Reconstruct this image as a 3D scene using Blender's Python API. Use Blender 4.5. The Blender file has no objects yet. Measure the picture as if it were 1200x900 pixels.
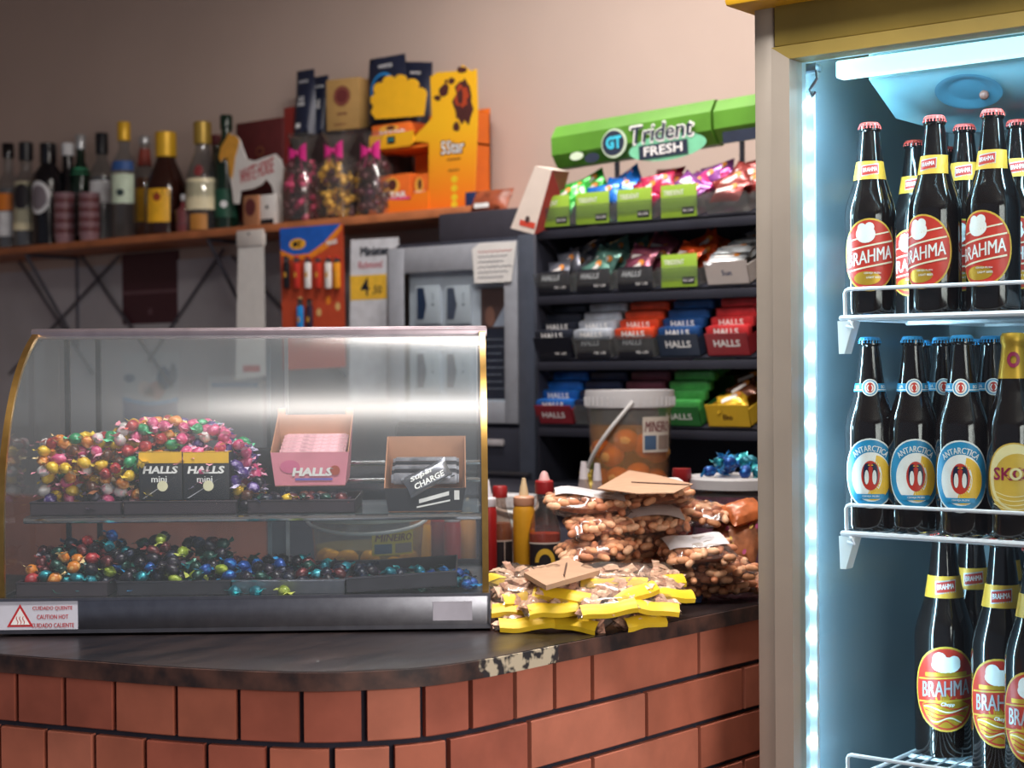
import bpy, bmesh, math, random
from mathutils import Vector, Matrix, Euler
random.seed(7)
PI = math.pi
S = bpy.context.scene
COL = S.collection
F = 1900.0                                  # focal length in pixels of a 1200 wide frame
CAMZ = 1.42
YAW = math.radians(38.3)
CM = (Matrix.Translation((0, 0, CAMZ)) @ Matrix.Rotation(YAW, 4, 'Z') @
      Matrix.Rotation(math.radians(90 - 0.45), 4, 'X') @ Matrix.Rotation(math.radians(-0.45), 4, 'Z'))
C0 = CM.translation.copy()
def ray(px, py): return CM.to_3x3() @ Vector(((px-600)/F, (450-py)/F, -1))
def at(px, py, dep): return C0 + ray(px, py)*dep
def onX(px, py, X): r = ray(px, py); return C0 + r*((X-C0.x)/r.x)
def onY(px, py, Y): r = ray(px, py); return C0 + r*((Y-C0.y)/r.y)
def onZ(px, py, Z): r = ray(px, py); return C0 + r*((Z-C0.z)/r.z)

# ---------------------------------------------------------------- materials
def lin(c):
    return tuple((x/255/12.92 if x/255 <= .04045 else ((x/255+.055)/1.055)**2.4) for x in c)
MC = {}
def mat(name, rgb, rough=.6, metal=0, var=.12, scale=30, bump=0, coat=0, emit=None, spec=.5, trans=0, alpha=1):
    if name in MC: return MC[name]
    m = bpy.data.materials.new(name); m.use_nodes = True
    n = m.node_tree.nodes; l = m.node_tree.links; b = n['Principled BSDF']
    c = lin(rgb)
    b.inputs['Roughness'].default_value = rough; b.inputs['Metallic'].default_value = metal
    b.inputs['Coat Weight'].default_value = coat; b.inputs['Specular IOR Level'].default_value = spec
    b.inputs['Base Color'].default_value = (*c, 1)
    if trans: b.inputs['Transmission Weight'].default_value = trans
    if emit:
        b.inputs['Emission Color'].default_value = (*lin(emit[0]), 1); b.inputs['Emission Strength'].default_value = emit[1]
    if var or bump:
        tc = n.new('ShaderNodeTexCoord'); nz = n.new('ShaderNodeTexNoise'); nz.inputs['Scale'].default_value = scale
        nz.inputs['Detail'].default_value = 5
        l.new(tc.outputs['Object'], nz.inputs['Vector'])
        if var:
            r = n.new('ShaderNodeValToRGB'); l.new(nz.outputs['Fac'], r.inputs['Fac'])
            r.color_ramp.elements[0].position = .3; r.color_ramp.elements[1].position = .7
            r.color_ramp.elements[0].color = (*[x*(1-var) for x in c], 1)
            r.color_ramp.elements[1].color = (*[min(1, x*(1+var)) for x in c], 1)
            l.new(r.outputs['Color'], b.inputs['Base Color'])
        if bump:
            bp = n.new('ShaderNodeBump'); bp.inputs['Strength'].default_value = bump; bp.inputs['Distance'].default_value = .003
            l.new(nz.outputs['Fac'], bp.inputs['Height']); l.new(bp.outputs['Normal'], b.inputs['Normal'])
    MC[name] = m; return m
def film(name, rgb, refl=1.0, rough=.05, body=0.0, bodyrgb=(255, 255, 255), ior=1.45):
    """thin clear sheet: tinted transparency, Fresnel reflection, a little diffuse body"""
    if name in MC: return MC[name]
    m = bpy.data.materials.new(name); m.use_nodes = True
    n = m.node_tree.nodes; l = m.node_tree.links; n.clear()
    o = n.new('ShaderNodeOutputMaterial'); t = n.new('ShaderNodeBsdfTransparent'); t.inputs['Color'].default_value = (*lin(rgb), 1)
    d = n.new('ShaderNodeBsdfDiffuse'); d.inputs['Color'].default_value = (*lin(bodyrgb), 1)
    x = n.new('ShaderNodeMixShader'); x.inputs[0].default_value = body
    l.new(t.outputs[0], x.inputs[1]); l.new(d.outputs[0], x.inputs[2])
    g = n.new('ShaderNodeBsdfAnisotropic'); g.inputs['Roughness'].default_value = rough
    lw = n.new('ShaderNodeLayerWeight'); pw = n.new('ShaderNodeMath'); pw.operation = 'POWER'; pw.inputs[1].default_value = 5
    l.new(lw.outputs['Facing'], pw.inputs[0]); mu = n.new('ShaderNodeMath'); mu.operation = 'MULTIPLY_ADD'; mu.use_clamp = True
    mu.inputs[1].default_value = .9; mu.inputs[2].default_value = .045*refl; l.new(pw.outputs[0], mu.inputs[0])
    y = n.new('ShaderNodeMixShader'); l.new(mu.outputs[0], y.inputs[0]); l.new(x.outputs[0], y.inputs[1]); l.new(g.outputs[0], y.inputs[2])
    l.new(y.outputs[0], o.inputs['Surface']); MC[name] = m; return m
def glow(name, rgb, s):
    return mat(name, rgb, 1, var=0, emit=(rgb, s))
def flat(rgb, rough=.55, key=None, **k):
    return mat(key or 'paint_%d_%d_%d_%d' % (*rgb, int(rough*100)), rgb, rough, **k)

# ---------------------------------------------------------------- mesh builder
TXT = {}
def text_mesh(s, bold=.02, shear=0):
    if set(s) & set('MNWmnw'): bold = 0
    k = (s, bold, shear)
    if k not in TXT:
        c = bpy.data.curves.new('txt', 'FONT'); c.body = s; c.size = 1; c.offset = bold; c.shear = shear
        c.align_x = 'CENTER'; c.align_y = 'CENTER'; c.resolution_u = 2
        o = bpy.data.objects.new('txt', c); COL.objects.link(o)
        me = bpy.data.meshes.new_from_object(o)
        vs = [tuple(v.co) for v in me.vertices]; fs = [tuple(p.vertices) for p in me.polygons]
        x0 = min(v[0] for v in vs); x1 = max(v[0] for v in vs); y0 = min(v[1] for v in vs); y1 = max(v[1] for v in vs)
        vs = [(v[0]-(x0+x1)/2, v[1]-(y0+y1)/2) for v in vs]
        TXT[k] = (vs, fs, x1-x0, y1-y0)
        bpy.data.objects.remove(o); bpy.data.meshes.remove(me); bpy.data.curves.remove(c)
    return TXT[k]
class MB:
    def __init__(s): s.v = []; s.f = []; s.m = []; s.flat = []
    def add(s, vs, fs, m=0, M=None):
        o = len(s.v)
        s.v += [tuple(M @ Vector(v)) if M is not None else tuple(v) for v in vs]
        for i, f in enumerate(fs):
            s.f.append([a+o for a in f]); s.m.append(m[i] if isinstance(m, (list, tuple)) else m)
        return s
    def box(s, c, d, m=0, M=None, b=0):
        x, y, z = [q/2 for q in d]
        if b:
            b = min(b, x*.9, y*.9, z*.9); vs = []; fs = []
            # chamfered box: 24 verts
            bm = bmesh.new(); bmesh.ops.create_cube(bm, size=1)
            for v in bm.verts: v.co = Vector((v.co.x*2*x, v.co.y*2*y, v.co.z*2*z))
            bmesh.ops.bevel(bm, geom=bm.edges[:], offset=b, segments=2, affect='EDGES', profile=.5)
            bm.verts.index_update()
            vs = [v.co + Vector(c) for v in bm.verts]; fs = [[v.index for v in f.verts] for f in bm.faces]; bm.free()
            return s.add(vs, fs, m, M)
        vs = [(c[0]+i*x, c[1]+j*y, c[2]+k*z) for i in (-1, 1) for j in (-1, 1) for k in (-1, 1)]
        return s.add(vs, [(0, 1, 3, 2), (4, 6, 7, 5), (0, 4, 5, 1), (2, 3, 7, 6), (0, 2, 6, 4), (1, 5, 7, 3)], m, M)
    def b2(s, a, b, m=0, M=None, bv=0):
        return s.box([(p+q)/2 for p, q in zip(a, b)], [abs(q-p) for p, q in zip(a, b)], m, M, bv)
    def lathe(s, prof, n=24, m=0, M=None, cap=True):
        vs = []; fs = []; ms = []
        for r, z in prof:
            for i in range(n):
                a = 2*PI*i/n; vs.append((r*math.cos(a), r*math.sin(a), z))
        for j in range(len(prof)-1):
            for i in range(n):
                k = (i+1) % n; fs.append((j*n+i, j*n+k, (j+1)*n+k, (j+1)*n+i)); ms.append(m[j] if isinstance(m, (list, tuple)) else m)
        if cap:
            fs.append(tuple(range(n))[::-1]); ms.append(ms[0]); fs.append(tuple((len(prof)-1)*n+i for i in range(n))); ms.append(ms[-2])
        return s.add(vs, fs, ms, M)
    def tube(s, pts, r, n=8, m=0, closed=False, M=None):
        pts = [Vector(p) for p in pts]; N = len(pts); vs = []; fs = []
        up = None
        for i, p in enumerate(pts):
            a = pts[i-1] if (i or closed) else pts[i]; b = pts[(i+1) % N] if (i < N-1 or closed) else pts[i]
            t = (b-a).normalized()
            if up is None: up = t.orthogonal().normalized()
            up = (up - t*up.dot(t)).normalized(); w = t.cross(up)
            rr = r[i] if isinstance(r, (list, tuple)) else r
            for k in range(n):
                q = 2*PI*k/n; vs.append(p+(up*math.cos(q)+w*math.sin(q))*rr)
        for i in range(N if closed else N-1):
            j = (i+1) % N
            for k in range(n):
                l = (k+1) % n; fs.append((i*n+k, i*n+l, j*n+l, j*n+k))
        if not closed:
            fs.append(tuple(range(n))[::-1]); fs.append(tuple((N-1)*n+k for k in range(n)))
        return s.add(vs, fs, m, M)
    def grid(s, fn, nu, nv, m=0, M=None, wrap=False):
        vs = [fn(i/nu, j/nv) for j in range(nv+1) for i in range(nu+1)]
        fs = [(j*(nu+1)+i, j*(nu+1)+i+1, (j+1)*(nu+1)+i+1, (j+1)*(nu+1)+i) for j in range(nv) for i in range(nu)]
        return s.add(vs, fs, m, M)
    def ell(s, c, r, m=0, M=None, nu=12, nv=8, dent=0):
        vs = [(c[0], c[1], c[2]-r[2])]
        for j in range(1, nv):
            t = PI*j/nv
            for i in range(nu):
                a = 2*PI*i/nu; q = 1-dent*abs(math.cos(t))**0 * (1 if not dent else 0)
                q = 1 - dent*math.exp(-((math.cos(t))/.25)**2)
                vs.append((c[0]+r[0]*q*math.sin(t)*math.cos(a), c[1]+r[1]*q*math.sin(t)*math.sin(a), c[2]-r[2]*math.cos(t)))
        vs.append((c[0], c[1], c[2]+r[2])); L = len(vs)-1; fs = []
        for i in range(nu): fs.append((0, 1+(i+1) % nu, 1+i)); fs.append((L, L-nu+i, L-nu+(i+1) % nu))
        for j in range(nv-2):
            for i in range(nu):
                k = (i+1) % nu; fs.append((1+j*nu+i, 1+j*nu+k, 1+(j+1)*nu+k, 1+(j+1)*nu+i))
        return s.add(vs, fs, m, M)
    def prism(s, pts, t, m=0, M=None):
        """2D outline in x,z facing -Y, thickness t towards +Y"""
        n = len(pts); vs = [(p[0], 0, p[1]) for p in pts]+[(p[0], t, p[1]) for p in pts]
        fs = [tuple(range(n)), tuple(range(n, 2*n))[::-1]]+[(i, i+n, (i+1) % n+n, (i+1) % n) for i in range(n)]
        return s.add(vs, fs, m, M)
    def disc(s, c, rx, rz, m=0, M=None, n=28, fn=None, rings=5, a0=0, a1=2*PI, r0=0):
        """filled ellipse (or ring / sector) in x,z; fn wraps (x,z) -> 3D"""
        fn = fn or (lambda x, z: (x, 0, z))
        def g(u, v):
            a = a0+(a1-a0)*u; q = r0+(1-r0)*v
            return fn(c[0]+rx*q*math.cos(a), c[1]+rz*q*math.sin(a))
        return s.grid(g, n, rings, m, M)
    def quad(s, x0, z0, x1, z1, m=0, M=None, fn=None, n=8, sk=0):
        fn = fn or (lambda x, z: (x, 0, z))
        return s.grid(lambda u, v: fn(x0+(x1-x0)*u, z0+(z1-z0)*v+sk*(u-.5)), n, 1, m, M)
    def text(s, t, c, h=None, w=None, m=0, M=None, fn=None, bold=.02, shear=0, sk=0, arc=None):
        """text centred at c=(x,z), letters up, facing -Y; h or w sets its size"""
        vs, fs, W, H = text_mesh(t, bold, shear); k = (h/H) if h else w/W
        kx = w/W if w else k
        fn = fn or (lambda x, z: (x, 0, z)); out = []
        fat = [(0, 0)]
        if bold >= .01 and set(t) & set('MNWmnw'): fat = [(-.022, 0), (0, 0), (.022, 0)] if bold < .04 else [(.045*math.cos(i*PI/4), .045*math.sin(i*PI/4)) for i in range(8)]
        for i_, (dx, dz) in enumerate(fat):
            out = []
            for v in vs:
                x, z = (v[0]+dx)*kx, (v[1]+dz)*k
                if arc: a = x/arc; x, z = (arc+z)*math.sin(a), (arc+z)*math.cos(a)-arc
                p = fn(c[0]+x, c[1]+z+sk*x); out.append((p[0], p[1]-.00009*i_, p[2]))
            s.add(out, fs, m, M)
        return s
    def pillow(s, w, d, t, m=0, M=None, seed=0, nu=10, nv=8, rag=.12, p=3):
        rg = random.Random(seed); N = {}
        def bump(i, j): return N.setdefault((i, j), rg.uniform(-1, 1))
        def f(sgn):
            def g(u, v):
                x, y = 2*u-1, 2*v-1; e = max(0, (1-abs(x)**p))*max(0, (1-abs(y)**p))
                k = bump(round(u*nu), round(v*nv))
                return (x*w/2*(1-.07*(1-abs(y)**2)*abs(x)), y*d/2*(1-.07*(1-abs(x)**2)), sgn*t/2*e**.5*(1+rag*k) + .012*w*k*(abs(x) > .99))
            return g
        s.grid(f(1), nu, nv, m, M); s.grid(f(-1), nu, nv, m, M); return s

def tag(o, label=None, cat=None, group=None, kind=None):
    if label: o['label'] = label
    if cat: o['category'] = cat
    if group: o['group'] = group
    if kind: o['kind'] = kind
    return o
def obj(name, mb, mats, parent=None, M=None, label=None, cat=None, group=None, kind=None, sharp=38, merge=True):
    me = bpy.data.meshes.new(name); me.from_pydata(mb.v, [], mb.f)
    if not isinstance(mats, (list, tuple)): mats = [mats]
    for q in mats: me.materials.append(q)
    for p, i in zip(me.polygons, mb.m): p.material_index = i
    bm = bmesh.new(); bm.from_mesh(me)
    if merge: bmesh.ops.remove_doubles(bm, verts=bm.verts, dist=1e-5)
    bmesh.ops.recalc_face_normals(bm, faces=bm.faces)
    bm.to_mesh(me); bm.free()
    me.polygons.foreach_set('use_smooth', [True]*len(me.polygons)); me.set_sharp_from_angle(angle=math.radians(sharp))
    me.update()
    o = bpy.data.objects.new(name, me); COL.objects.link(o)
    if parent: o.parent = parent
    if M is not None: o.matrix_basis = M
    return tag(o, label, cat, group, kind)
def thing(name, label, cat, M=None, group=None, loc=None, rz=0):
    o = bpy.data.objects.new(name, None); COL.objects.link(o); o.empty_display_size = .05
    if M is None: M = Matrix.Translation(loc or (0, 0, 0)) @ Matrix.Rotation(rz, 4, 'Z')
    o.matrix_basis = M
    return tag(o, label, cat, group)
def copy_tree(o, M, label=None, group=None):
    def rec(src, par):
        c = src.copy(); COL.objects.link(c); c.parent = par
        for ch in KIDS.get(src, [x for x in src.children]): rec(ch, c)
        return c
    c = rec(o, None); c.matrix_basis = M
    if label: c['label'] = label
    if group: c['group'] = group
    return c
KIDS = {}
def TR(x, y, z): return Matrix.Translation((x, y, z))
def RX(a): return Matrix.Rotation(math.radians(a), 4, 'X')
def RY(a): return Matrix.Rotation(math.radians(a), 4, 'Y')
def RZ(a): return Matrix.Rotation(math.radians(a), 4, 'Z')

# shared materials
steel = mat('brushed_steel', (150, 152, 160), .32, 1, var=.1, scale=60)
darksteel = mat('dull_dark_steel', (70, 68, 76), .42, .7, var=.15, scale=50)
chrome = mat('chrome', (215, 218, 222), .12, 1, var=0)
brass = mat('brass_trim', (205, 165, 95), .28, 1, var=.15, scale=40)
black = mat('black_plastic', (22, 24, 32), .4, var=.1)
charcoal = mat('charcoal_metal', (52, 54, 66), .45, .3, var=.15, scale=20)
white = mat('white_enamel', (225, 228, 232), .35, var=.04)
paper = mat('white_paper', (222, 220, 218), .8, var=.04)
kraft = mat('kraft_card', (168, 132, 104), .85, var=.1, scale=40)
glassM = film('clear_glass', (238, 244, 244), 1.0, .02)
plastic = film('clear_plastic', (225, 228, 230), 1.0, .12, .06)
bagfilm = film('clear_bag_film', (240, 236, 232), 1.3, .14, .03)
W_ = flat((238, 238, 238)); K_ = flat((20, 22, 30)); R_ = flat((200, 32, 36)); Y_ = flat((245, 195, 30)); B_ = flat((25, 95, 190))
# ================================================================ THE SETTING
WY = 3.56                                   # back wall plane
def wallmat():
    m = mat('peach_plaster', (196, 176, 166), .85, var=.05, scale=2.2, bump=.15); return m
def part_box(name, a, b, m, **k): return obj(name, MB().b2(a, b), m, **k)
part_box('floor', (-6.6, -2.5, -.06), (3, WY+.1, 0), mat('dark_floor_tile', (92, 82, 80), .5, var=.2, scale=6), kind='structure')
part_box('ceiling', (-6.6, -2.5, 2.95), (3, WY+.1, 3.0), mat('off_white_ceiling', (205, 200, 196), .9, var=.04, scale=3), kind='structure')
part_box('wall_back', (-6.6, WY, 0), (3, WY+.1, 2.95), wallmat(), kind='structure')
part_box('wall_left', (-6.7, -2.5, 0), (-6.6, WY+.1, 2.95), wallmat(), kind='structure')
# grey painted lower band of the back wall, under the bottle shelf
part_box('trim_1', (-6.59, WY-.008, .98), (-1.3, WY, 1.80), mat('grey_wall_paint', (186, 184, 190), .6, var=.1, scale=5), kind='structure')
part_box('trim_2', (-6.59, WY-.02, 0), (-1.3, WY, .98), mat('terracotta_wall_paint', (206, 124, 96), .6, var=.14, scale=8), kind='structure')
# wall_right with a wide opening to the street
w = MB(); w.b2((3, -2.5, 0), (3.1, WY+.1, .8)); w.b2((3, -2.5, 2.6), (3.1, WY+.1, 2.95)); w.b2((3, 1.9, .8), (3.1, WY+.1, 2.6)); w.b2((3, -2.5, .8), (3.1, -2.2, 2.6))
obj('wall_right', w, wallmat(), kind='structure')

# ================================================================ COUNTER
CZ = 1.05
SLB = .024
EDGE = [onZ(px, py, CZ-SLB) for px, py in ((0, 788), (100, 796), (200, 804), (300, 809), (370, 811), (430, 809), (500, 805), (560, 796), (610, 786), (660, 775), (700, 767), (760, 754), (820, 741), (885, 727))]
EDGE = [Vector((p.x, p.y)) for p in EDGE]
d_ = (EDGE[0]-EDGE[2]).normalized(); EDGE = [EDGE[0]+d_*1.3]+EDGE
d_ = (EDGE[-1]-EDGE[-3]).normalized(); EDGE.append(EDGE[-1]+d_*.45)
def smooth(P, it=3):
    for _ in range(it):
        Q = [P[0]]
        for a, b in zip(P, P[1:]): Q += [a*.75+b*.25, a*.25+b*.75]
        P = Q+[P[-1]]
    return P
EDGE = smooth(EDGE)
def inset(P, off):
    out = []
    for i, p in enumerate(P):
        t = (P[min(i+1, len(P)-1)]-P[max(i-1, 0)]).normalized(); out.append(p+Vector((-t.y, t.x))*off)
    return out
def edge_path(off=0): return [(p.x, p.y) for p in inset(EDGE, off)]
cnt = thing('bar_counter', 'rounded corner bar counter with brick front and dark wooden top', 'counter', loc=(0, 0, 0))
def slab(mb, off, z0, z1):
    o = edge_path(off); ye = o[-1][1]; inner = [(-2.1, ye), (-2.1, 1.93), (o[0][0]-.1, 1.6)]
    pts = o+inner; n = len(pts)
    vs = [(x, y, z0) for x, y in pts]+[(x, y, z1) for x, y in pts]
    mb.add(vs, [tuple(range(n))[::-1], tuple(range(n, 2*n))]+[(i, (i+1) % n, (i+1) % n+n, i+n) for i in range(n)])
def topmat():
    m = bpy.data.materials.new('worn_dark_wood'); m.use_nodes = True; n = m.node_tree.nodes; l = m.node_tree.links; b = n['Principled BSDF']
    tc = n.new('ShaderNodeTexCoord'); mp = n.new('ShaderNodeMapping'); mp.inputs['Scale'].default_value = (9, 3, 9); mp.inputs['Rotation'].default_value = (0, 0, .5)
    nz = n.new('ShaderNodeTexNoise'); nz.inputs['Scale'].default_value = 2.5; nz.inputs['Detail'].default_value = 8
    l.new(tc.outputs['Object'], mp.inputs[0]); l.new(mp.outputs[0], nz.inputs['Vector'])
    r = n.new('ShaderNodeValToRGB'); r.color_ramp.elements[0].position = .35; r.color_ramp.elements[0].color = (*lin((17, 16, 21)), 1)
    r.color_ramp.elements[1].position = .72; r.color_ramp.elements[1].color = (*lin((46, 35, 35)), 1)
    l.new(nz.outputs['Fac'], r.inputs[0]); l.new(r.outputs[0], b.inputs['Base Color'])
    r2 = n.new('ShaderNodeMapRange'); r2.inputs[3].default_value = .22; r2.inputs[4].default_value = .5
    l.new(nz.outputs['Fac'], r2.inputs[0]); l.new(r2.outputs[0], b.inputs['Roughness']); return m
def edgemat():
    m = bpy.data.materials.new('worn_counter_edge'); m.use_nodes = True; n = m.node_tree.nodes; l = m.node_tree.links; b = n['Principled BSDF']
    tc = n.new('ShaderNodeTexCoord'); nz = n.new('ShaderNodeTexNoise'); nz.inputs['Scale'].default_value = 28; nz.inputs['Detail'].default_value = 6
    l.new(tc.outputs['Object'], nz.inputs['Vector'])
    r = n.new('ShaderNodeValToRGB'); e = r.color_ramp.elements
    e[0].position = .36; e[0].color = (*lin((40, 30, 32)), 1); e[1].position = .7; e[1].color = (*lin((98, 66, 56)), 1)
    l.new(nz.outputs['Fac'], r.inputs[0])
    # bare filler patch where the laminate has broken off, near the end of the curve
    sp = n.new('ShaderNodeVectorMath'); sp.operation = 'DISTANCE'; sp.inputs[1].default_value = tuple(onZ(628, 778, CZ-.012))
    l.new(tc.outputs['Object'], sp.inputs[0])
    a = n.new('ShaderNodeMath'); a.operation = 'MULTIPLY_ADD'; a.inputs[1].default_value = -.10; l.new(nz.outputs['Fac'], a.inputs[0]); l.new(sp.outputs['Value'], a.inputs[2])
    c = n.new('ShaderNodeMath'); c.operation = 'LESS_THAN'; c.inputs[1].default_value = .03; l.new(a.outputs[0], c.inputs[0])
    nz2 = n.new('ShaderNodeTexNoise'); nz2.inputs['Scale'].default_value = 60; l.new(tc.outputs['Object'], nz2.inputs['Vector'])
    r2 = n.new('ShaderNodeValToRGB'); r2.color_ramp.elements[0].position = .42; r2.color_ramp.elements[0].color = (*lin((50, 46, 50)), 1)
    r2.color_ramp.elements[1].position = .52; r2.color_ramp.elements[1].color = (*lin((205, 190, 165)), 1); l.new(nz2.outputs['Fac'], r2.inputs[0])
    mx = n.new('ShaderNodeMix'); mx.data_type = 'RGBA'; l.new(c.outputs[0], mx.inputs[0]); l.new(r.outputs[0], mx.inputs[6]); l.new(r2.outputs[0], mx.inputs[7])
    l.new(mx.outputs[2], b.inputs['Base Color']); b.inputs['Roughness'].default_value = .55; return m
s = MB(); slab(s, .003, CZ-SLB+.002, CZ); obj('worktop', s, topmat(), cnt)
# edge band: strip following the outer edge
s = MB(); o = edge_path(0); q = edge_path(.004); n_ = len(o)
s.add([(x, y, CZ-SLB) for x, y in o]+[(x, y, CZ-.001) for x, y in o]+[(x, y, CZ-.001) for x, y in q]+[(x, y, CZ-SLB) for x, y in q],
      [(i+a*n_, i+1+a*n_, i+1+b*n_, i+b*n_) for i in range(n_-1) for a, b in ((0, 1), (1, 2), (3, 0), (2, 3))])
obj('edge_band', s, edgemat(), cnt)
s = MB(); slab(s, .022, 0, CZ-SLB+.001); obj('mortar_core', s, mat('dark_mortar', (44, 44, 58), .9, var=.15, scale=60, bump=.4), cnt)
# bricks follow the path
BO = .012
BP = inset(EDGE, BO); CL = [0]
for a, b in zip(BP, BP[1:]): CL.append(CL[-1]+(b-a).length)
def bpt(t):
    t = max(0, min(CL[-1]-1e-6, t)); i = max(k for k in range(len(CL)) if CL[k] <= t); i = min(i, len(BP)-2)
    u = (t-CL[i])/(CL[i+1]-CL[i]); p = BP[i].lerp(BP[i+1], u); d = (BP[i+1]-BP[i]).normalized(); return p, Vector((-d.y, d.x))
CI = CM.inverted()
def proj(p):
    q = CI @ Vector(p); return 600+F*q.x/-q.z, 450-F*q.y/-q.z
SMP = [(proj((*bpt(CL[-1]*i/1500)[0], .99))[0], CL[-1]*i/1500) for i in range(1500)]
def tpx(px): return min(SMP, key=lambda q: abs(q[0]-px))[1]
s = MB(); BH, G = .0645, .008
rg = random.Random(3)
J0 = [tpx(p) for p in (75, 133, 205, 278, 352, 428, 495, 551, 603, 650, 694, 819)]
J1 = [tpx(p) for p in (109, 169, 240, 313, 388, 459, 525, 620, 757)]
for row in range(14):
    z1 = CZ-SLB-.002-row*(BH+G); z0 = z1-BH; J = list(J1 if row % 2 else J0)
    while J[0] > .1: J.insert(0, J[0]-.077)
    while J[-1] < CL[-1]-.26: J.append(J[-1]+.252)
    for a, b in zip(J, J[1:]):
        a += G/2; b -= G/2; k = 4; e = .0015; mi = rg.choice([0, 0, 1, 2]); jj = rg.uniform(-.0006, .0006); vs = []
        for i in range(k+1):
            p, nn = bpt(a+(b-a)*i/k)
            for off, zz in ((jj+e, z0), (jj, z0+e), (jj, z1-e), (jj+e, z1), (.02, z1), (.02, z0)):
                q = p+nn*off; vs.append((q.x, q.y, zz))
        fs = [(i*6+c, i*6+(c+1) % 6, (i+1)*6+(c+1) % 6, (i+1)*6+c) for i in range(k) for c in range(6)]+[tuple(range(6)), tuple(k*6+c for c in range(6))[::-1]]
        s.add(vs, fs, mi)
bk = [mat('terracotta_brick', (190, 110, 86), .75, var=.16, scale=14, bump=.25), mat('terracotta_brick_pale', (198, 119, 95), .75, var=.16, scale=14, bump=.25),
      mat('terracotta_brick_deep', (177, 97, 77), .75, var=.18, scale=14, bump=.25)]
obj('brick_front', s, bk, cnt, sharp=30)

# back counter along the wall: carries rack, cabinet, bucket
BZ = 1.15
BCL = onY(456, 400, 3.20).x-.02+2.2
bc = thing('back_counter', 'dark back counter against the wall below the cabinet and candy rack', 'counter', loc=(-2.2, 3.1, 0))
obj('worktop', MB().b2((BCL, -.36, BZ-.03), (1.0, .45, BZ), bv=.004), mat('dark_laminate', (40, 40, 50), .4, var=.2, scale=8), bc)
obj('body', MB().b2((BCL+.02, -.34, 0), (.98, .44, BZ-.03)), mat('dark_cabinet_front', (66, 64, 78), .6, var=.15, scale=8), bc)
for i in range(3):
    w3 = (.96-BCL)/3; d = obj('door', MB().b2((BCL+.03+i*w3, -.36, .1), (BCL+.02+(i+1)*w3, -.34, BZ-.06), bv=.004), MC['dark_cabinet_front'], bc)
    obj('handle', MB().tube([(BCL-.04+(i+1)*w3, -.36+y_, z_) for y_, z_ in ((0, .8), (-.025, .81), (-.025, .93), (0, .94))], .004), steel, d)

# ================================================================ WALL SHELF
SY0 = 3.32
SZ = onY(195, 273, SY0).z                  # shelf top
xr = onY(556, 247, SY0).x; xl = onY(-90, 300, SY0).x
ws = thing('wall_shelf', 'long wooden wall shelf carrying the liquor bottles', 'shelf', loc=(0, 0, 0))
obj('board', MB().b2((xl, SY0, SZ-.024), (xr, WY-.002, SZ), bv=.002), mat('orange_brown_wood', (176, 106, 66), .55, var=.25, scale=12), ws)
def truss(X):
    m = MB(); g = .006
    m.tube([(X, WY-.01, SZ-.03), (X, WY-.01, SZ-.36)], g); m.tube([(X, SY0+.02, SZ-.03), (X, WY-.012, SZ-.34)], g)
    m.tube([(X, SY0+.02, SZ-.03), (X, WY-.01, SZ-.03)], g); return m
for p in (25, 238): obj('bracket', truss(onY(p, 300, SY0).x), mat('grey_iron', (96, 96, 108), .5, .5, var=.15), ws)
# diagonal cross rods fixed on the wall under the shelf
m = MB()
for a, b in (((20, 302), (66, 372)), ((140, 300), (70, 375)), ((96, 300), (150, 378)), ((262, 292), (215, 362)), ((272, 300), (340, 372))):
    pa = onY(a[0], a[1], WY-.02); pb = onY(b[0], b[1]+0, WY-.02); d = pb-pa; m.tube([pa, pa+d*1.0, pa+d*1.9], .005)
obj('cross_rods', m, MC['grey_iron'], ws)

# ================================================================ CAMERA, LIGHT
cam = bpy.data.cameras.new('camera'); co = bpy.data.objects.new('camera', cam); COL.objects.link(co)
co.matrix_world = CM; cam.sensor_width = 36; cam.lens = F*36/1200; cam.clip_start = .05
cam.dof.use_dof = True; cam.dof.focus_distance = 2.32; cam.dof.aperture_fstop = 4.8
S.camera = co
def area(name, loc, target, sx, sy, power, rgb, spread=None):
    l = bpy.data.lights.new(name, 'AREA'); l.shape = 'RECTANGLE'; l.size = sx; l.size_y = sy; l.energy = power; l.color = lin(rgb)
    o = bpy.data.objects.new(name, l); COL.objects.link(o); o.location = loc
    o.rotation_euler = (Vector(target)-Vector(loc)).to_track_quat('-Z', 'Y').to_euler()
    if spread: l.spread = math.radians(spread)
    return o
world = bpy.data.worlds.new('daylight'); S.world = world; world.use_nodes = True
world.node_tree.nodes['Background'].inputs[0].default_value = (*lin((184, 188, 206)), 1)
world.node_tree.nodes['Background'].inputs[1].default_value = .27
area('street_daylight', (2.9, .35, 1.7), (-1.5, 1.8, 1.2), 2.4, 1.6, 88, (255, 246, 238))
# ceiling tube lamps over the bar
def ceiling_lamp(x, y, rz, label, power):
    t = thing('ceiling_lamp', label, 'lamp', loc=(x, y, 2.95), rz=rz)
    obj('housing', MB().b2((-.62, -.13, -.06), (.62, .13, 0), bv=.01), white, t)
    obj('diffuser', MB().b2((-.59, -.11, -.10), (.59, .11, -.055), bv=.015), glow('tube_light', (250, 250, 250), 2.2), t)
    l = bpy.data.lights.new('tube_glow', 'AREA'); l.shape = 'RECTANGLE'; l.size = 1.15; l.size_y = .2; l.energy = power; l.color = lin((255, 246, 238))
    o = bpy.data.objects.new('tube_glow', l); COL.objects.link(o); o.matrix_world = TR(x, y, 2.83) @ Matrix.Rotation(rz, 4, 'Z')
ceiling_lamp(-1.15, 1.35, YAW, 'fluorescent ceiling tube over the front of the counter', 44)
ceiling_lamp(-2.1, 2.7, 0, 'fluorescent ceiling tube over the back counter', 26)
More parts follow.
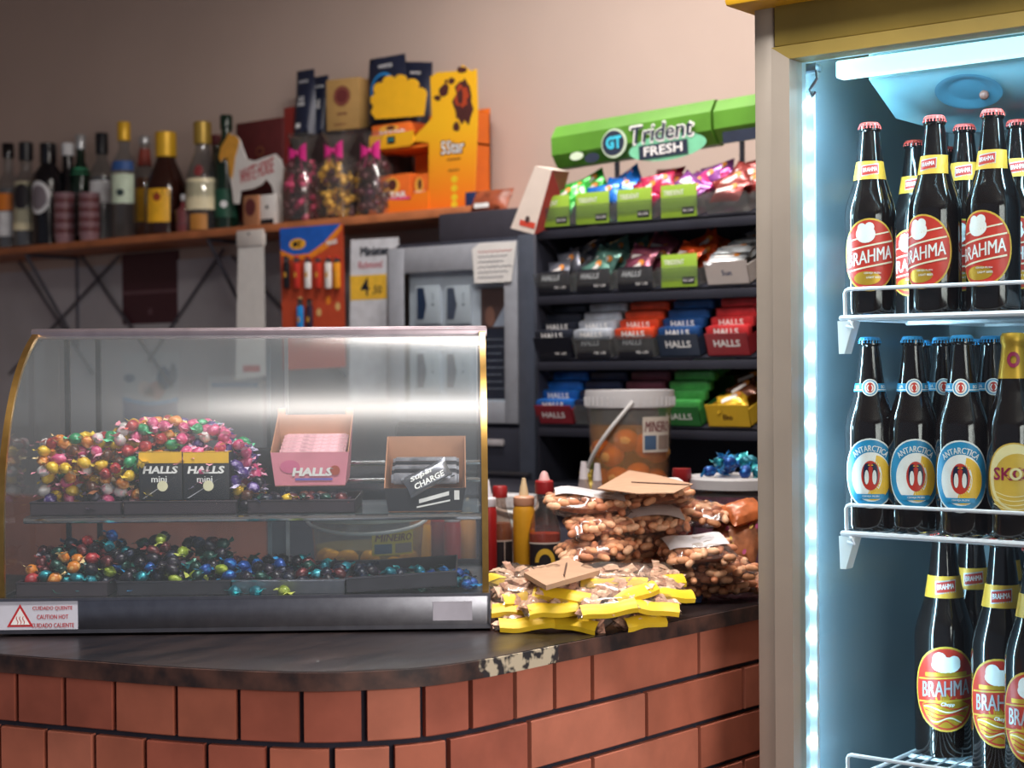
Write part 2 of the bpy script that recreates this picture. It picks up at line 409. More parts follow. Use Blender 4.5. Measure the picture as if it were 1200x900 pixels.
S.view_settings.view_transform = 'Standard'; S.view_settings.look = 'None'; S.view_settings.gamma = 1; S.view_settings.exposure = .14
S.view_settings.use_curve_mapping = False

# ================================================================ FRIDGE
FY = 2.084
def fx(px, py=450, Y=FY): return onY(px, py, Y).x
FX0 = fx(886); FXs = fx(911); FXi = fx(932); FX1 = FX0+.72
ztop = 2.02; z0f = .08
zs = onY(912, 57, FY).z; zi = onY(932, 70, FY).z
fr = thing('display_fridge', 'tall drinks fridge with glass door and lit interior full of beer', 'fridge', loc=(FX0, FY, 0))
Fp = MB; T_ = .03; FD = .66
grime = mat('grimy_cream_metal', (158, 150, 140), .4, .15, var=.1, scale=5)
olive = mat('olive_yellow_metal', (138, 120, 56), .45, .1, var=.16, scale=7)
L0 = lambda x: x-FX0
wi = FX1-FX0; xs = FXs-FX0; xi = FXi-FX0
body = MB(); body.b2((0, .012, z0f), (.022, FD, ztop)); body.b2((wi-.022, .012, z0f), (wi, FD, ztop)); body.b2((.022, FD-.022, z0f), (wi-.022, FD, ztop))
body.b2((.022, .012, ztop-.03), (wi-.022, FD-.022, ztop)); body.b2((.022, .012, z0f), (wi-.022, FD-.022, z0f+.05))
obj('cabinet', body, grime, fr)
post = MB(); post.b2((0, 0, z0f), (xs-.0015, .03, ztop), bv=.004); post.b2((wi-xs+.0015, 0, z0f), (wi, .03, ztop), bv=.004)
obj('front_post', post, grime, fr, label='cream metal post beside the door')
obj('header', MB().b2((xs, -.004, zs+.002), (wi-xs, .03, ztop), bv=.003), olive, fr, label='olive yellow header panel')
obj('crown_box', MB().b2((-.022, -.05, onY(885, 2, FY-.05).z), (wi+.022, FD, ztop+.1), bv=.008), mat('bright_yellow_sign', (228, 176, 38), .4, var=.12, scale=9), fr)
# door frame with mitred corners: an outline swept rectangle
d = MB()
zb = .2
for (xa, xb, xc, xd, za, zb_, zc, zd) in ((xs, xi, wi-xi, wi-xs, zb, zb+.06, zi, zs),):
    fz = -.012; bk_ = .026
    O = [(xa, za), (xd, za), (xd, zd), (xa, zd)]; I = [(xb, zb_), (xc, zb_), (xc, zc), (xb, zc)]
    vs = [(x, fz, z) for x, z in O]+[(x, fz, z) for x, z in I]+[(x, bk_, z) for x, z in O]+[(x, bk_, z) for x, z in I]
    fs = []; ms = []
    for i in range(4):
        j = (i+1) % 4; mm = 1 if i == 2 else 0
        for q in ((i, j, j+4, i+4), (i+8, i+12, j+12, j+8), (i, i+8, j+8, j), (i+4, j+4, j+12, i+12)): fs.append(q); ms.append(mm)
    d.add(vs, fs, ms)
door = obj('door_frame', d, [grime, olive], fr)
g = MB(); g.b2((xi-.004, .008, zb+.05), (wi-xi+.004, .012, zi+.004)); obj('glass_pane', g, film('door_glass', (246, 250, 250), .5, .01), door)
hd = MB(); hd.tube([(wi-xs-.02, -.012, 1.0), (wi-xs-.02, -.05, 1.02), (wi-xs-.02, -.05, 1.38), (wi-xs-.02, -.012, 1.4)], .008); obj('handle', hd, black, door)
# bright inner liner
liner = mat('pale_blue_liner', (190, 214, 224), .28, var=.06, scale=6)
lw = MB()
ix0 = xi+.006; ix1 = wi-xi-.006
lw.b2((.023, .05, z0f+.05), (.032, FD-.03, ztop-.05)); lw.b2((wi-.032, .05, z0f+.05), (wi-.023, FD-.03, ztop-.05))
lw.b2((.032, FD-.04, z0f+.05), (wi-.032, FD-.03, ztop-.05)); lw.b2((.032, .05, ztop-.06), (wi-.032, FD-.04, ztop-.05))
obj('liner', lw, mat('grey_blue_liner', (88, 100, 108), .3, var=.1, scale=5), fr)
lf = MB(); xw = fx(946, 450, FY+.05)-FX0
lf.b2((.023, .034, z0f+.05), (xw, .052, ztop-.05)); lf.b2((wi-xw, .034, z0f+.05), (wi-.023, .052, ztop-.05)); lf.b2((xw, .034, zi+.004), (wi-xw, .052, ztop-.05)); 
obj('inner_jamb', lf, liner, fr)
# LED strip on the left jamb
lx = fx(955, 450, FY+.07)-FX0
led = obj('light_strip', MB().b2((lx-.006, .060, z0f+.1), (lx+.006, .066, onY(958, 108, FY+.07).z)), mat('strip_carrier', (225, 238, 245), .5, var=0), fr)
zz = .3; bq = None
while zz < onY(958, 112, FY+.07).z:
    if bq is None: bq = obj('bulb', MB().ell((0, 0, 0), (.0052, .005, .0052)), glow('cool_led', (205, 240, 255), 50), led, M=TR(lx, .057, zz), label='small cool white bulb')
    else:
        b2_ = bq.copy(); COL.objects.link(b2_); b2_.matrix_basis = TR(lx, .057, zz)
    zz += .052
m2 = MB(); zh = onY(955, 80, FY+.06).z
m2.b2((lx-.012, .055, zh-.004), (lx+.012, .075, zh+.008), bv=.002); m2.tube([(lx+.01, .06, zh), (lx+.012, .06, zh-.015), (lx, .06, zh-.03), (lx+.004, .06, zh-.042), (lx+.009, .06, zh-.034)], .0022)
obj('wire_clip', m2, steel, fr)
m3 = MB(); zl = onY(1000, 82, FY+.09).z
m3.b2((fx(984, 90, FY+.09)-FX0, .075, zl-.012), (wi-.05, .10, zl+.014), bv=.004)
obj('top_light_diffuser', m3, mat('top_light', (235, 248, 250), .5, var=0, emit=((190, 238, 250), 1.25)), fr)
# evaporator cover with two fan recesses
ev = MB(); ex0 = fx(1022, 120, FY+.14)-FX0; ze = onY(1040, 132, FY+.14).z
def evp(x, y, z): return (x, y, z)
ev.add([(ex0, .13, ze+.05), (wi-.04, .13, ze+.05), (wi-.04, .20, ze), (ex0+.01, .20, ze), (ex0, .13, ztop-.06), (wi-.04, .13, ztop-.06), (wi-.04, .42, ze), (ex0+.01, .42, ze), (ex0, .42, ztop-.06), (wi-.04, .42, ztop-.06)],
       [(0, 1, 2, 3), (0, 4, 5, 1), (3, 2, 6, 7), (7, 6, 9, 8), (0, 3, 7, 8, 4), (1, 5, 9, 6, 2), (4, 8, 9, 5)])
evo = obj('evaporator_cover', ev, mat('cyan_plastic', (112, 150, 162), .35, var=.05), fr)
for cxx in (ex0+.14, ex0+.36):
    nrm = Vector((0, -.05, -.07)).normalized(); u_ = Vector((1, 0, 0)); v_ = Vector((0, -.07, .05)).normalized()
    c_ = Vector((cxx, .165, ze+.025))+nrm*.0015; f_ = MB(); 
    f_.grid(lambda a, b: tuple(c_+(u_*math.cos(2*PI*a)*.05+v_*math.sin(2*PI*a)*.036)*b+nrm*(.004 if b > .8 else 0)), 28, 6)
    fo = obj('fan_grille', f_, mat('teal_recess', (56, 100, 120), .5, var=.05), evo)
    k_ = MB(); k_.ell(tuple(c_+u_*.02-v_*.01+nrm*.004), (.007, .007, .007)); obj('screw', k_, mat('rusty_screw', (110, 70, 60), .6), fo)
# wire shelves
wire = mat('white_coated_wire', (226, 224, 232), .35, var=.03)
YS = FY+.075
zS = [onY(1020, 372, YS).z, onY(1020, 627, YS).z, onY(1030, 924, YS).z]
def shelf(z):
    m = MB(); xa, xb = .05, wi-.05; xa = fx(985, 370, YS)-FX0
    r = .0032; y0, y1 = YS-FY, FD-.05
    m.tube([(xa, y0, z), (xb, y0, z)], .0042); m.tube([(xa, y1, z), (xb, y1, z)], r); m.tube([(xa, y0, z), (xa, y1, z)], r); m.tube([(xb, y0, z), (xb, y1, z)], r)
    m.tube([(xa, .3, z-.003), (xb, .3, z-.003)], r)
    k = int((xb-xa)/.022)
    for i in range(1, k): x = xa+(xb-xa)*i/k; m.tube([(x, y0, z+.002), (x, y1, z+.002)], .0015, 6)
    o = obj('wire_shelf', m, wire, fr)
    g_ = MB(); gx = xa+.006; h = .042; c = .006
    g_.tube([(gx, y0+.004, z-.004), (gx, y0+.002, z+h-c), (gx+.002, y0+.002, z+h-.002), (gx+c, y0+.002, z+h), (xb-.01, y0+.002, z+h), (xb-.006, y0+.002, z+h-c), (xb-.006, y0+.004, z)], .003)
    g_.tube([(gx+.002, y0+.002, z+.0), (gx+.012, y0-.004, z-.006), (gx+.016, y0-.004, z-.014), (gx+.004, y0-.002, z-.012)], .002)
    obj('guard_rail', g_, wire, o)
    b_ = MB(); xa2 = xa-.004
    b_.add([(xa2, y0-.002, z-.004), (xa2+.026, y0-.002, z-.004), (xa2+.011, y0-.002, z-.052), (xa2+.002, y0-.002, z-.052), (xa2, y0+.004, z-.004), (xa2+.026, y0+.02, z-.004), (xa2+.011, y0+.02, z-.052), (xa2+.002, y0+.004, z-.052)],
           [(0, 1, 2, 3), (4, 7, 6, 5), (0, 4, 5, 1), (1, 5, 6, 2), (2, 6, 7, 3), (3, 7, 4, 0)])
    obj('shelf_bracket', b_, white, fr)
for z in zS+[zS[2]-.33, zS[2]-.62]: shelf(z)
# fridge light
def falight(name, loc, tgt, sx, sy, p): area(name, loc, tgt, sx, sy, p, (182, 228, 248))
falight('fridge_left_leds', (FX0+lx, FY+.070, 1.15), (FX0+lx+.02, FY+.32, 1.15), .012, 1.6, 9.5)
falight('fridge_top_lamp', (FX0+wi/2, FY+.088, zl-.016), (FX0+wi/2, FY+.25, .9), .5, .02, 3.0)

# ---------------------------------------------------------------- beer bottles
beerglass = mat('dark_amber_glass', (22, 15, 14), .07, var=0, spec=.6, coat=.3)
goldM = mat('gold_foil', (205, 160, 50), .38, .5, var=.1); gold2 = flat((212, 172, 62), .45); redL = flat((196, 52, 38), .4); creamL = flat((232, 218, 190), .5); whiteL = flat((238, 238, 236), .4)
cyanL = flat((36, 140, 190), .4); navyL = flat((16, 28, 62), .4); yelL = flat((236, 186, 44), .4); silverM = mat('dull_silver_print', (190, 190, 195), .4, .4, var=0)
BPROF = [(.030, 0), (.0355, .003), (.037, .010), (.037, .145), (.0362, .156), (.0335, .168), (.029, .182), (.0248, .195), (.0222, .207), (.0195, .225), (.0170, .245), (.0150, .262), (.0142, .270), (.0160, .272), (.0160, .278), (.0138, .280)]
def brad(z):
    for (r0, a), (r1, b) in zip(BPROF, BPROF[1:]):
        if a <= z <= b: return r0+(r1-r0)*(z-a)/max(1e-6, b-a)
    return .014
def cyl(off=.0006):
    def fn(x, z):
        r = brad(z)+off; a = x/r; return (r*math.sin(a), -r*math.cos(a), z)
    return fn
def bottle_base(root, cap, bodymat=None):
    obj('glass_body', MB().lathe(BPROF, 32), bodymat or beerglass, root)
    c = MB(); vs = []; n = 42
    prof = [(.0162, .2745), (.0158, .277), (.0145, .2822), (.0125, .2838), (0.0001, .2842)]
    for j, (r, z) in enumerate(prof):
        for i in range(n):
            a = 2*PI*i/n; q = r+(.0009*math.cos(21*a) if j < 2 else 0); vs.append((q*math.cos(a), q*math.sin(a), z))
    c.add(vs, [(j*n+i, j*n+(i+1) % n, (j+1)*n+(i+1) % n, (j+1)*n+i) for j in range(len(prof)-1) for i in range(n)])
    obj('crown_cap', c, cap, root)
def brahma(root, chopp=False):
    bottle_base(root, flat((196, 66, 58), .35))
    m = MB(); f0, f1, f2, f3 = cyl(.0005), cyl(.0008), cyl(.0011), cyl(.0014)
    zc = .088
    m.disc((0, zc), .0435, .053, 0, fn=f0, n=40); m.disc((0, zc), .0412, .0505, 1, fn=f1, n=40)
    if chopp:
        # gold lower half with swirls
        m.disc((0, zc-.004), .0345, .044, 2, fn=f2, a0=PI*1.12, a1=PI*1.88, n=20)
        for k in range(6):
            hw_ = (.030, .029, .027, .024, .019, .013)[k]
            m.grid(lambda u, v, k=k: f3(-hw_+2*hw_*u, zc-.022-.0042*k+.0030*math.sin(u*2.2*PI+k*.9)+.0016*v), 16, 1, (1, 3, 1, 1, 3, 1)[k])
        m.disc((0, zc+.030), .018, .010, 4, fn=f2, n=20); m.disc((-.008, zc+.036), .009, .010, 4, fn=f2, n=16); m.disc((.010, zc+.034), .008, .008, 4, fn=f2, n=16)
        m.quad(-.027, zc+.016, .027, zc+.021, 2, fn=f2, sk=.003, n=12)
        m.quad(-.0365, zc-.013, .0365, zc+.013, 1, fn=f2, sk=.006, n=16)
        m.quad(-.0375, zc+.013, .0375, zc+.015, 0, fn=f3, sk=.006, n=16); m.quad(-.0375, zc-.0155, .0375, zc-.0135, 0, fn=f3, sk=.006, n=16)
        m.text('BRAHMA', (0, zc+.001), h=.019, w=.062, m=5, fn=f3, bold=.012, sk=.08)
        m.text('Chopp', (.002, zc-.019), h=.006, m=4, fn=f3, shear=.3)
    else:
        m.grid(lambda u, v: f2(-.030+.060*u, zc+.020+.012*u+.0022*v), 14, 1, 3)
        m.disc((-.006, zc+.030), .0145, .013, 4, fn=f2, n=20); m.disc((-.011, zc+.038), .007, .008, 4, fn=f2, n=14); m.disc((.000, zc+.040), .007, .007, 4, fn=f2, n=14)
        m.quad(-.0400, zc-.016, .0400, zc+.012, 1, fn=f2, sk=.014, n=16)
        m.quad(-.0365, zc+.012, .0365, zc+.0145, 3, fn=f3, sk=.014, n=16); m.quad(-.0365, zc-.0185, .0365, zc-.016, 3, fn=f3, sk=.014, n=16)
        m.text('BRAHMA', (0, zc-.002), h=.019, w=.070, m=4, fn=f3, bold=.012, sk=.19)
        m.disc((-.004, zc-.034), .020, .010, 2, fn=f2, n=20)
        m.text('CERVEJA PILSEN', (.004, zc-.027), h=.0032, m=4, fn=f3, bold=.01); m.text('LIGHT BEER', (.006, zc-.033), h=.003, m=4, fn=f3, bold=.01)
    obj('front_label', m, [gold2, redL, goldM, creamL, whiteL, silverM], root)
    # neck label
    n_ = MB(); zn = .2125; 
    n_.quad(-.034, zn-.0135, .034, zn+.0135, 0, fn=f0, n=28); n_.quad(-.012, zn-.0075, .014, zn+.0085, 2, fn=f1, sk=.003); n_.quad(-.011, zn-.006, .013, zn+.007, 1, fn=f2, sk=.003)
    n_.text('BRAHMA', (.001, zn+.001), h=.0065, w=.021, m=3, fn=f3, sk=.1, bold=.01)
    obj('neck_label', n_, [mat('yellow_gold_label', (226, 168, 58), .42, .1, var=.05), redL, silverM, whiteL], root)
def antarctica(root, darkcap=False):
    bottle_base(root, flat((46, 142, 200), .35))
    m = MB(); f0, f1, f2, f3, f4 = cyl(.0005), cyl(.0008), cyl(.0011), cyl(.0014), cyl(.0017); zc = .085
    m.disc((0, zc), .0425, .051, 1, fn=f0, n=40); m.disc((0, zc), .0405, .0488, 0, fn=f1, n=40)
    m.disc((.001, zc-.005), .0305, .036, 1, fn=f2, n=36); m.disc((.004, zc-.006), .0275, .033, 2, fn=f3, n=36, a0=-PI*.62, a1=PI*.45)
    m.disc((-.001, zc-.004), .0175, .026, 1, fn=f3, n=32)
    m.disc((0, zc-.003), .0135, .0215, 3, fn=f4, n=32)
    f5, f6 = cyl(.0020), cyl(.0022)
    for sx in (-1, 1):
        # two white-breasted birds facing each other
        m.disc((sx*.0066, zc-.001), .0040, .0150, 4, fn=f5, n=18); m.disc((sx*.0046, zc+.0115), .0034, .0032, 4, fn=f5, n=14)
        m.disc((sx*.0056, zc-.0055), .0032, .0105, 1, fn=f6, n=18); m.disc((sx*.0024, zc+.0120), .0016, .0008, 2, fn=f6, n=8)
    m.text('ANTARCTICA', (0, zc+.0365), h=.0088, w=.058, m=1, fn=f3, arc=.037, bold=.03)
    m.quad(-.021, zc-.037, .021, zc-.030, 0, fn=f4, n=14); m.text('CERVEJA PILSEN', (0, zc-.0335), h=.0032, m=1, fn=f5, bold=.01)
    obj('front_label', m, [cyanL, whiteL, yelL, redL, navyL], root)
    n_ = MB(); zn = .2095
    n_.quad(-.036, zn-.006, .036, zn+.006, 0, fn=f0, n=30, sk=0); n_.quad(-.034, zn-.004, .034, zn-.0028, 1, fn=f1, n=28)
    n_.disc((0, zn), .0125, .0125, 1, fn=f1, n=28); n_.disc((0, zn), .0108, .0108, 0, fn=f2, n=28); n_.disc((0, zn), .0085, .0095, 1, fn=f3, n=24); n_.disc((0, zn), .0058, .0072, 2, fn=f4, n=20)
    for sx in (-1, 1): n_.grid(lambda u, v, sx=sx: f5(sx*(.001+.002*math.sin(PI*u)+v*.002), zn-.005+.009*u), 6, 1, 1)
    n_.text('BO', (.022, zn+.001), h=.005, m=1, fn=f2); n_.text('UA', (-.021, zn+.001), h=.005, m=1, fn=f2)
    obj('neck_label', n_, [cyanL, whiteL, redL], root)
def skol(root):
    obj('glass_body', MB().lathe(BPROF, 32), beerglass, root)
    fo = MB(); fo.lathe([(brad(z)+.0009+random.uniform(0, .0003), z) for z in (.222, .23, .24, .25, .26, .268)]+[(.0172, .272), (.0172, .280), (.0150, .2850), (.001, .2862)], 30)
    obj('neck_foil', fo, goldM, root)
    m = MB(); f0, f1, f2, f3 = cyl(.0005), cyl(.0008), cyl(.0011), cyl(.0014); zc = .085; nf = lambda x, z: ((lambda r: (r*math.sin(x/r), -r*math.cos(x/r), z))(brad(z)+.0022))
    m.disc((0, zc), .040, .049, 0, fn=f0, n=40)
    m.disc((0, zc+.002), .037, .045, 2, fn=f1, n=40); m.disc((.004, zc-.004), .034, .038, 0, fn=f2, n=36)
    for k in range(4): m.grid(lambda u, v, k=k: f3(-.03+.06*u, zc-.018-.006*k-.008*math.sin(PI*u)+.0012*v), 12, 1, 2)
    m.text('SKOL', (0, zc+.006), h=.018, w=.060, m=1, fn=f3, bold=.02)
    m.disc((.002, zc+.006), .0085, .0085, 2, fn=cyl(.0016), n=20, r0=.6, rings=1)
    m.disc((0, .248), .009, .011, 1, fn=nf, n=18, r0=.5, rings=1)
    obj('front_label', m, [flat((214, 176, 70), .4), flat((150, 30, 70), .4), flat((240, 226, 170), .4)], root)
def mk_beer(kind, label, X, Y, z, rz, group):
    t = thing('beer_bottle', label, 'bottle', loc=(X, Y, z), rz=math.radians(rz), group=group)
    t.scale = [KS.get(kind, 1)]*3
    {'b': lambda: brahma(t), 'c': lambda: brahma(t, True), 'a': lambda: antarctica(t), 's': lambda: skol(t)}[kind](); return t
proto = {}
KS = {'c': 1.24}
def place_beer(kind, label, px, Y, shelfi, rz, group, py=None):
    z = zS[shelfi]+.0035; mid = {0: 300, 1: 540, 2: 790}[shelfi] if py is None else py
    X = onY(px, mid, Y).x
    if kind not in proto: proto[kind] = mk_beer(kind, label, X, Y, z, rz, group); return
    copy_tree(proto[kind], TR(X, Y, z) @ RZ(rz) @ Matrix.Scale(KS.get(kind, 1), 4), label, group)
bpy.context.view_layer.update()
RA, RB = FY+.119, FY+.255
g1 = 'amber beer bottles on the top fridge shelf'; g2 = 'beer bottles on the middle fridge shelf'; g3 = 'amber beer bottles on the bottom fridge shelf'
for kind, px, Y, s_, rz, g, lab in [
    ('b', 1020, RA, 0, 24, g1, 'brown beer bottle with red cap and oval red label, leftmost on the top fridge shelf'),
    ('b', 1096, RA, 0, -6, g1, 'brown beer bottle with red oval label turned left, second in front on top fridge shelf'),
    ('b', 1164, RA, 0, -4, g1, 'brown beer bottle with red oval label, third in the front row of top fridge shelf'),
    ('b', 1072, RB+.08, 0, 15, g1, 'brown beer bottle half hidden behind the first two on the top fridge shelf'),
    ('b', 1131, RB-.03, 0, 15, g1, 'brown beer bottle in second row between second and third front bottles, top fridge shelf'),
    ('b', 1193, RB-.02, 0, 20, g1, 'brown red-capped beer bottle at the right picture edge on the top fridge shelf'),
    ('a', 1020, RA, 1, 26, g2, 'blue-capped beer bottle with blue penguin label, leftmost on the middle fridge shelf'),
    ('a', 1070, RA+.012, 1, 30, g2, 'blue-capped beer bottle with blue penguin label, second from left on the middle fridge shelf'),
    ('a', 1128, RA, 1, 18, g2, 'blue-capped beer bottle with blue penguin label next to the gold-necked bottle'),
    ('a', 1106, RB-.03, 1, 25, g2, 'blue-capped beer bottle behind, between second and third penguin labels on middle fridge shelf'),
    ('a', 1162, RB-.03, 1, 30, g2, 'blue-capped beer bottle in the back row just left of the gold-necked bottle'),
    ('s', 1188, RA+.002, 1, 22, g2, 'beer bottle with gold foil neck and yellow label on the middle fridge shelf'),
    ('c', 1107, RA+.20, 2, 26, g3, 'brown beer bottle with tall red and gold label, leftmost on the bottom fridge shelf'),
    ('c', 1175, RA+.15, 2, 16, g3, 'brown beer bottle with red and gold label, second on the bottom fridge shelf'),
    ('c', 1216, RA+.08, 2, 12, g3, 'brown beer bottle cut by the right picture edge on the bottom fridge shelf'),
    ('c', 1139, RA+.32, 2, 28, g3, 'brown beer bottle in shade behind the two front ones on the bottom fridge shelf'),
]:
    place_beer(kind, lab, px, Y, s_, rz, g)
# third row, deep in the shade
bpy.context.view_layer.update()
for s_, kind, pxs in ((0, 'b', (1108, 1160)), (1, 'a', (1080, 1140)), (2, 'c', (1178,))):
    for i, px in enumerate(pxs):
        place_beer(kind, 'dark beer bottle in the shaded third row on the %s fridge shelf' % ('top', 'middle', 'bottom')[s_], px, FY+(.44 if s_ < 2 else .57), s_, 20, 'shaded back row of beer bottles, %s shelf' % ('top', 'middle', 'bottom')[s_])
# ================================================================ CURVED GLASS DISPLAY CASE
bpy.context.view_layer.update()
KO = onZ(286, 743, CZ); KA = YAW+math.radians(1.6)
KM = TR(KO.x, KO.y, CZ) @ Matrix.Rotation(KA, 4, 'Z'); KI = KM.inverted()
HW = .345
def K(x, y, z, r=None): return KM @ TR(x, y, z) @ (r if r is not None else Matrix())
def kl(px, py, y):                     # pixel -> case x,z on the plane case-y = y
    o = KI @ C0; d = KI.to_3x3() @ ray(px, py); p = o+d*((y-o.y)/d.y); return p.x, p.z
case = thing('display_case', 'curved glass countertop display case with steel base and brass-edged sides', 'display case', KM)
PRF = [(.012, .050), (.010, .10), (.010, .16), (.016, .215), (.032, .268), (.062, .322), (.105, .372), (.160, .410), (.215, .434)]
CD = .40
def psm(P, it=2):
    P = [Vector(p) for p in P]
    for _ in range(it):
        Q = [P[0]]
        for a, b in zip(P, P[1:]): Q += [a*.75+b*.25, a*.25+b*.75]
        P = Q+[P[-1]]
    return P
PS = psm(PRF)
b = MB(); b.b2((-HW-.005, 0, .004), (HW+.005, CD, .010)); b.b2((-HW-.005, 0, .008), (HW+.005, .006, .053), bv=.0015); b.b2((-HW-.005, 0, .008), (-HW, CD, .053)); b.b2((HW, 0, .008), (HW+.005, CD, .053)); b.b2((-HW, CD-.006, .008), (HW, CD, .053))
b.b2((-HW, .006, .044), (HW, CD-.006, .048)); b.b2((-HW-.005, -.003, .0505), (HW+.005, .006, .0545))
obj('steel_base', b, steel, case)
for x in (-HW+.03, HW-.03):
    for y in (.03, CD-.03): obj('rubber_foot', MB().lathe([(.012, 0), (.014, .006)], 12), black, case, M=TR(x, y, 0))
sk = MB(); x0, _ = kl(-32, 720, -.001); x1, _ = kl(91, 720, -.001); x1b = x1; x0 = max(x0, -HW-.002); 
sk.b2((x0, -.0012, .010), (x1, -.0002, .050))
st = obj('warning_sticker', sk, mat('pale_sticker', (206, 208, 222), .5, var=.05), case, label='white hot-surface warning sticker with red triangle')
sk = MB(); fn = lambda x, z: (x, -.0016, z); fn2 = lambda x, z: (x, -.002, z)
tx, tz = kl(24, 724, 0)
def tri(cx, cz, r, m, f, mb):
    mb.add([f(cx+r*math.cos(a), cz+r*math.sin(a)) for a in (PI/2, PI/2+2*PI/3, PI/2+4*PI/3)], [(0, 1, 2)], m)
tri(tx, .025, .0215, 0, fn, sk); tri(tx, .025, .0155, 1, fn2, sk)
for k in (-1, 0, 1): sk.grid(lambda u, v, k=k: (tx+k*.0045+.0012*math.sin(u*6)+.0010*v, -.0024, .018+.011*u), 8, 1, 0)
cx_, _ = kl(62, 724, 0)
for t_, z_, w_ in (('CUIDADO QUENTE', .040, .056), ('CAUTION HOT', .028, .044), ('CUIDADO CALIENTE', .016, .060)): sk.text(t_, (cx_, z_), h=.0062, w=w_, m=0, fn=fn, bold=.02)
obj('warning_print', sk, [flat((190, 44, 52)), W_], st)
sp, _ = kl(532, 720, 0)
sk = MB(); sk.b2((sp-.030, -.0012, .016), (sp+.026, -.0002, .043)); obj('blank_sticker', sk, mat('grey_sticker', (168, 166, 178), .6, var=.1), case)
g = MB(); g.grid(lambda u, v: (-HW+2*HW*u, PS[round(v*(len(PS)-1))][0], PS[round(v*(len(PS)-1))][1]), 1, len(PS)-1)
obj('curved_front_glass', g, film('case_glass', (246, 250, 251), 1.1, .28, .06, (215, 230, 238)), case, sharp=80)  # pale diffuse body paints a haze of bright room reflections into the glass
for sx, nm in ((-1, 'left'), (1, 'right')):
    g = MB(); o_ = [(y+.002, z) for y, z in PS]+[(CD-.01, .436), (CD-.01, .05)]
    g.add([(sx*HW, y, z) for y, z in o_], [tuple(range(len(o_)))]); sg = obj('side_glass', g, glassM, case, sharp=80)
    g = MB(); w_ = .007
    for i in range(len(PS)-1):
        for j in (0,):
            a, c = PS[i], PS[i+1]; n_ = Vector((-(c-a).y, (c-a).x)).normalized()
    vs = []; fs = []
    for i, p in enumerate(PS):
        t = (PS[min(i+1, len(PS)-1)]-PS[max(i-1, 0)]).normalized(); n_ = Vector((t.y, -t.x))
        A = p-n_*.003*-1; Bv = p-n_*.008
        for q in (p-n_*.0035, p+n_*.005):
            vs += [(sx*(HW+.003), q.x, q.y), (sx*(HW-.006), q.x, q.y)]
    for i in range(len(PS)-1):
        o4 = i*4; n4 = o4+4
        for a_, b_ in ((0, 1), (1, 3), (3, 2), (2, 0)): fs.append((o4+a_, o4+b_, n4+b_, n4+a_))
    g.add(vs, fs); obj('brass_edge', g, brass, sg, label='brass-coloured edge strip')
t = MB(); t.b2((-HW-.006, .205, .430), (HW+.006, CD, .441), bv=.003); t.b2((-HW-.006, .203, .424), (HW+.006, .211, .438), bv=.002)
obj('top_rail', t, mat('aluminium_rail', (172, 160, 168), .35, .9, var=.1), case)
bd = MB()
for x in (-HW+.004, -HW+.055, HW-.004): bd.b2((x-.004, CD-.012, .05), (x+.004, CD-.004, .43))
bd.b2((-HW, CD-.012, .05), (HW, CD-.004, .058)); obj('back_frame', bd, darksteel, case)
for i, (a_, b_) in enumerate(((-HW+.01, .02), (-.01, HW-.01))):
    d_ = obj('sliding_door', MB().b2((a_, CD-.011+.004*i, .058), (b_, CD-.0095+.004*i, .43)), film('door_sheet', (240, 244, 246), .5, .1, .06, (205, 212, 222)), case)  # pale body colour of the sheets also stands in for reflected light
    obj('door_stile', MB().b2(((b_ if i == 0 else a_)-.003, CD-.013+.004*i, .058), ((b_ if i == 0 else a_)+.003, CD-.008+.004*i, .43)), mat('pale_stile', (165, 170, 178), .5, .4), d_)
# shelf
SHF = .125; _, zsh = kl(215, 603, SHF)
sh = obj('glass_shelf', MB().b2((-HW+.008, SHF-.01, zsh-.006), (HW-.008, CD-.03, zsh)), film('shelf_glass', (228, 238, 240), 1, .05, .04, (190, 205, 215)), case)
cr = MB()
for y_, dz in ((SHF-.012, -.006), (CD-.06, -.006)):
    cr.tube([(-HW+.006, y_, zsh+dz), (HW-.006, y_, zsh+dz)], .0045)
obj('shelf_bar', cr, chrome, sh)
zr = kl(430, 543, CD-.10)[1]
cr = MB(); cr.tube([(.03, CD-.10, zr), (HW-.006, CD-.10, zr)], .004); cr.tube([(.03, CD-.10, zr-.028), (HW-.006, CD-.10, zr-.028)], .004)
obj('back_bar', cr, chrome, case)

# trays
def tray(w, d, h, m, label, M, group, name='candy_tray'):
    b = MB(); t_ = .0015; b.b2((-w/2, 0, 0), (w/2, d, t_)); b.b2((-w/2, 0, 0), (w/2, t_, h)); b.b2((-w/2, d-t_, 0), (w/2, d, h)); b.b2((-w/2, 0, 0), (-w/2+t_, d, h)); b.b2((w/2-t_, 0, 0), (w/2, d, h))
    b.tube([(-w/2, 0, h), (w/2, 0, h), (w/2, d, h), (-w/2, d, h)], .0016, 6, closed=True)
    return obj(name, b, m, M=M, label=label, cat='tray', group=group)
gU = 'dark trays on the glass shelf of the case'; gL = 'metal trays on the floor of the case'
TY = SHF+.0
trays_u = []
for (a, b_, lab) in ((-24, 142, 'dark metal tray at the left end of the glass case shelf'), (145, 277, 'dark metal tray under the two black mint boxes on glass case shelf'), (290, 416, 'dark metal tray under the pink candy box on the glass case shelf')):
    xa, _ = kl(a, 595, TY); xb, _ = kl(b_, 595, TY); xa = max(xa, -HW+.012)
    tray(xb-xa, .17, .019, mat('dark_tray', (62, 52, 60), .5, .3, var=.1), lab, K((xa+xb)/2, TY, zsh+.0005), gU); trays_u.append((xa, xb))
TL = .045; FZ = .0485
low = []
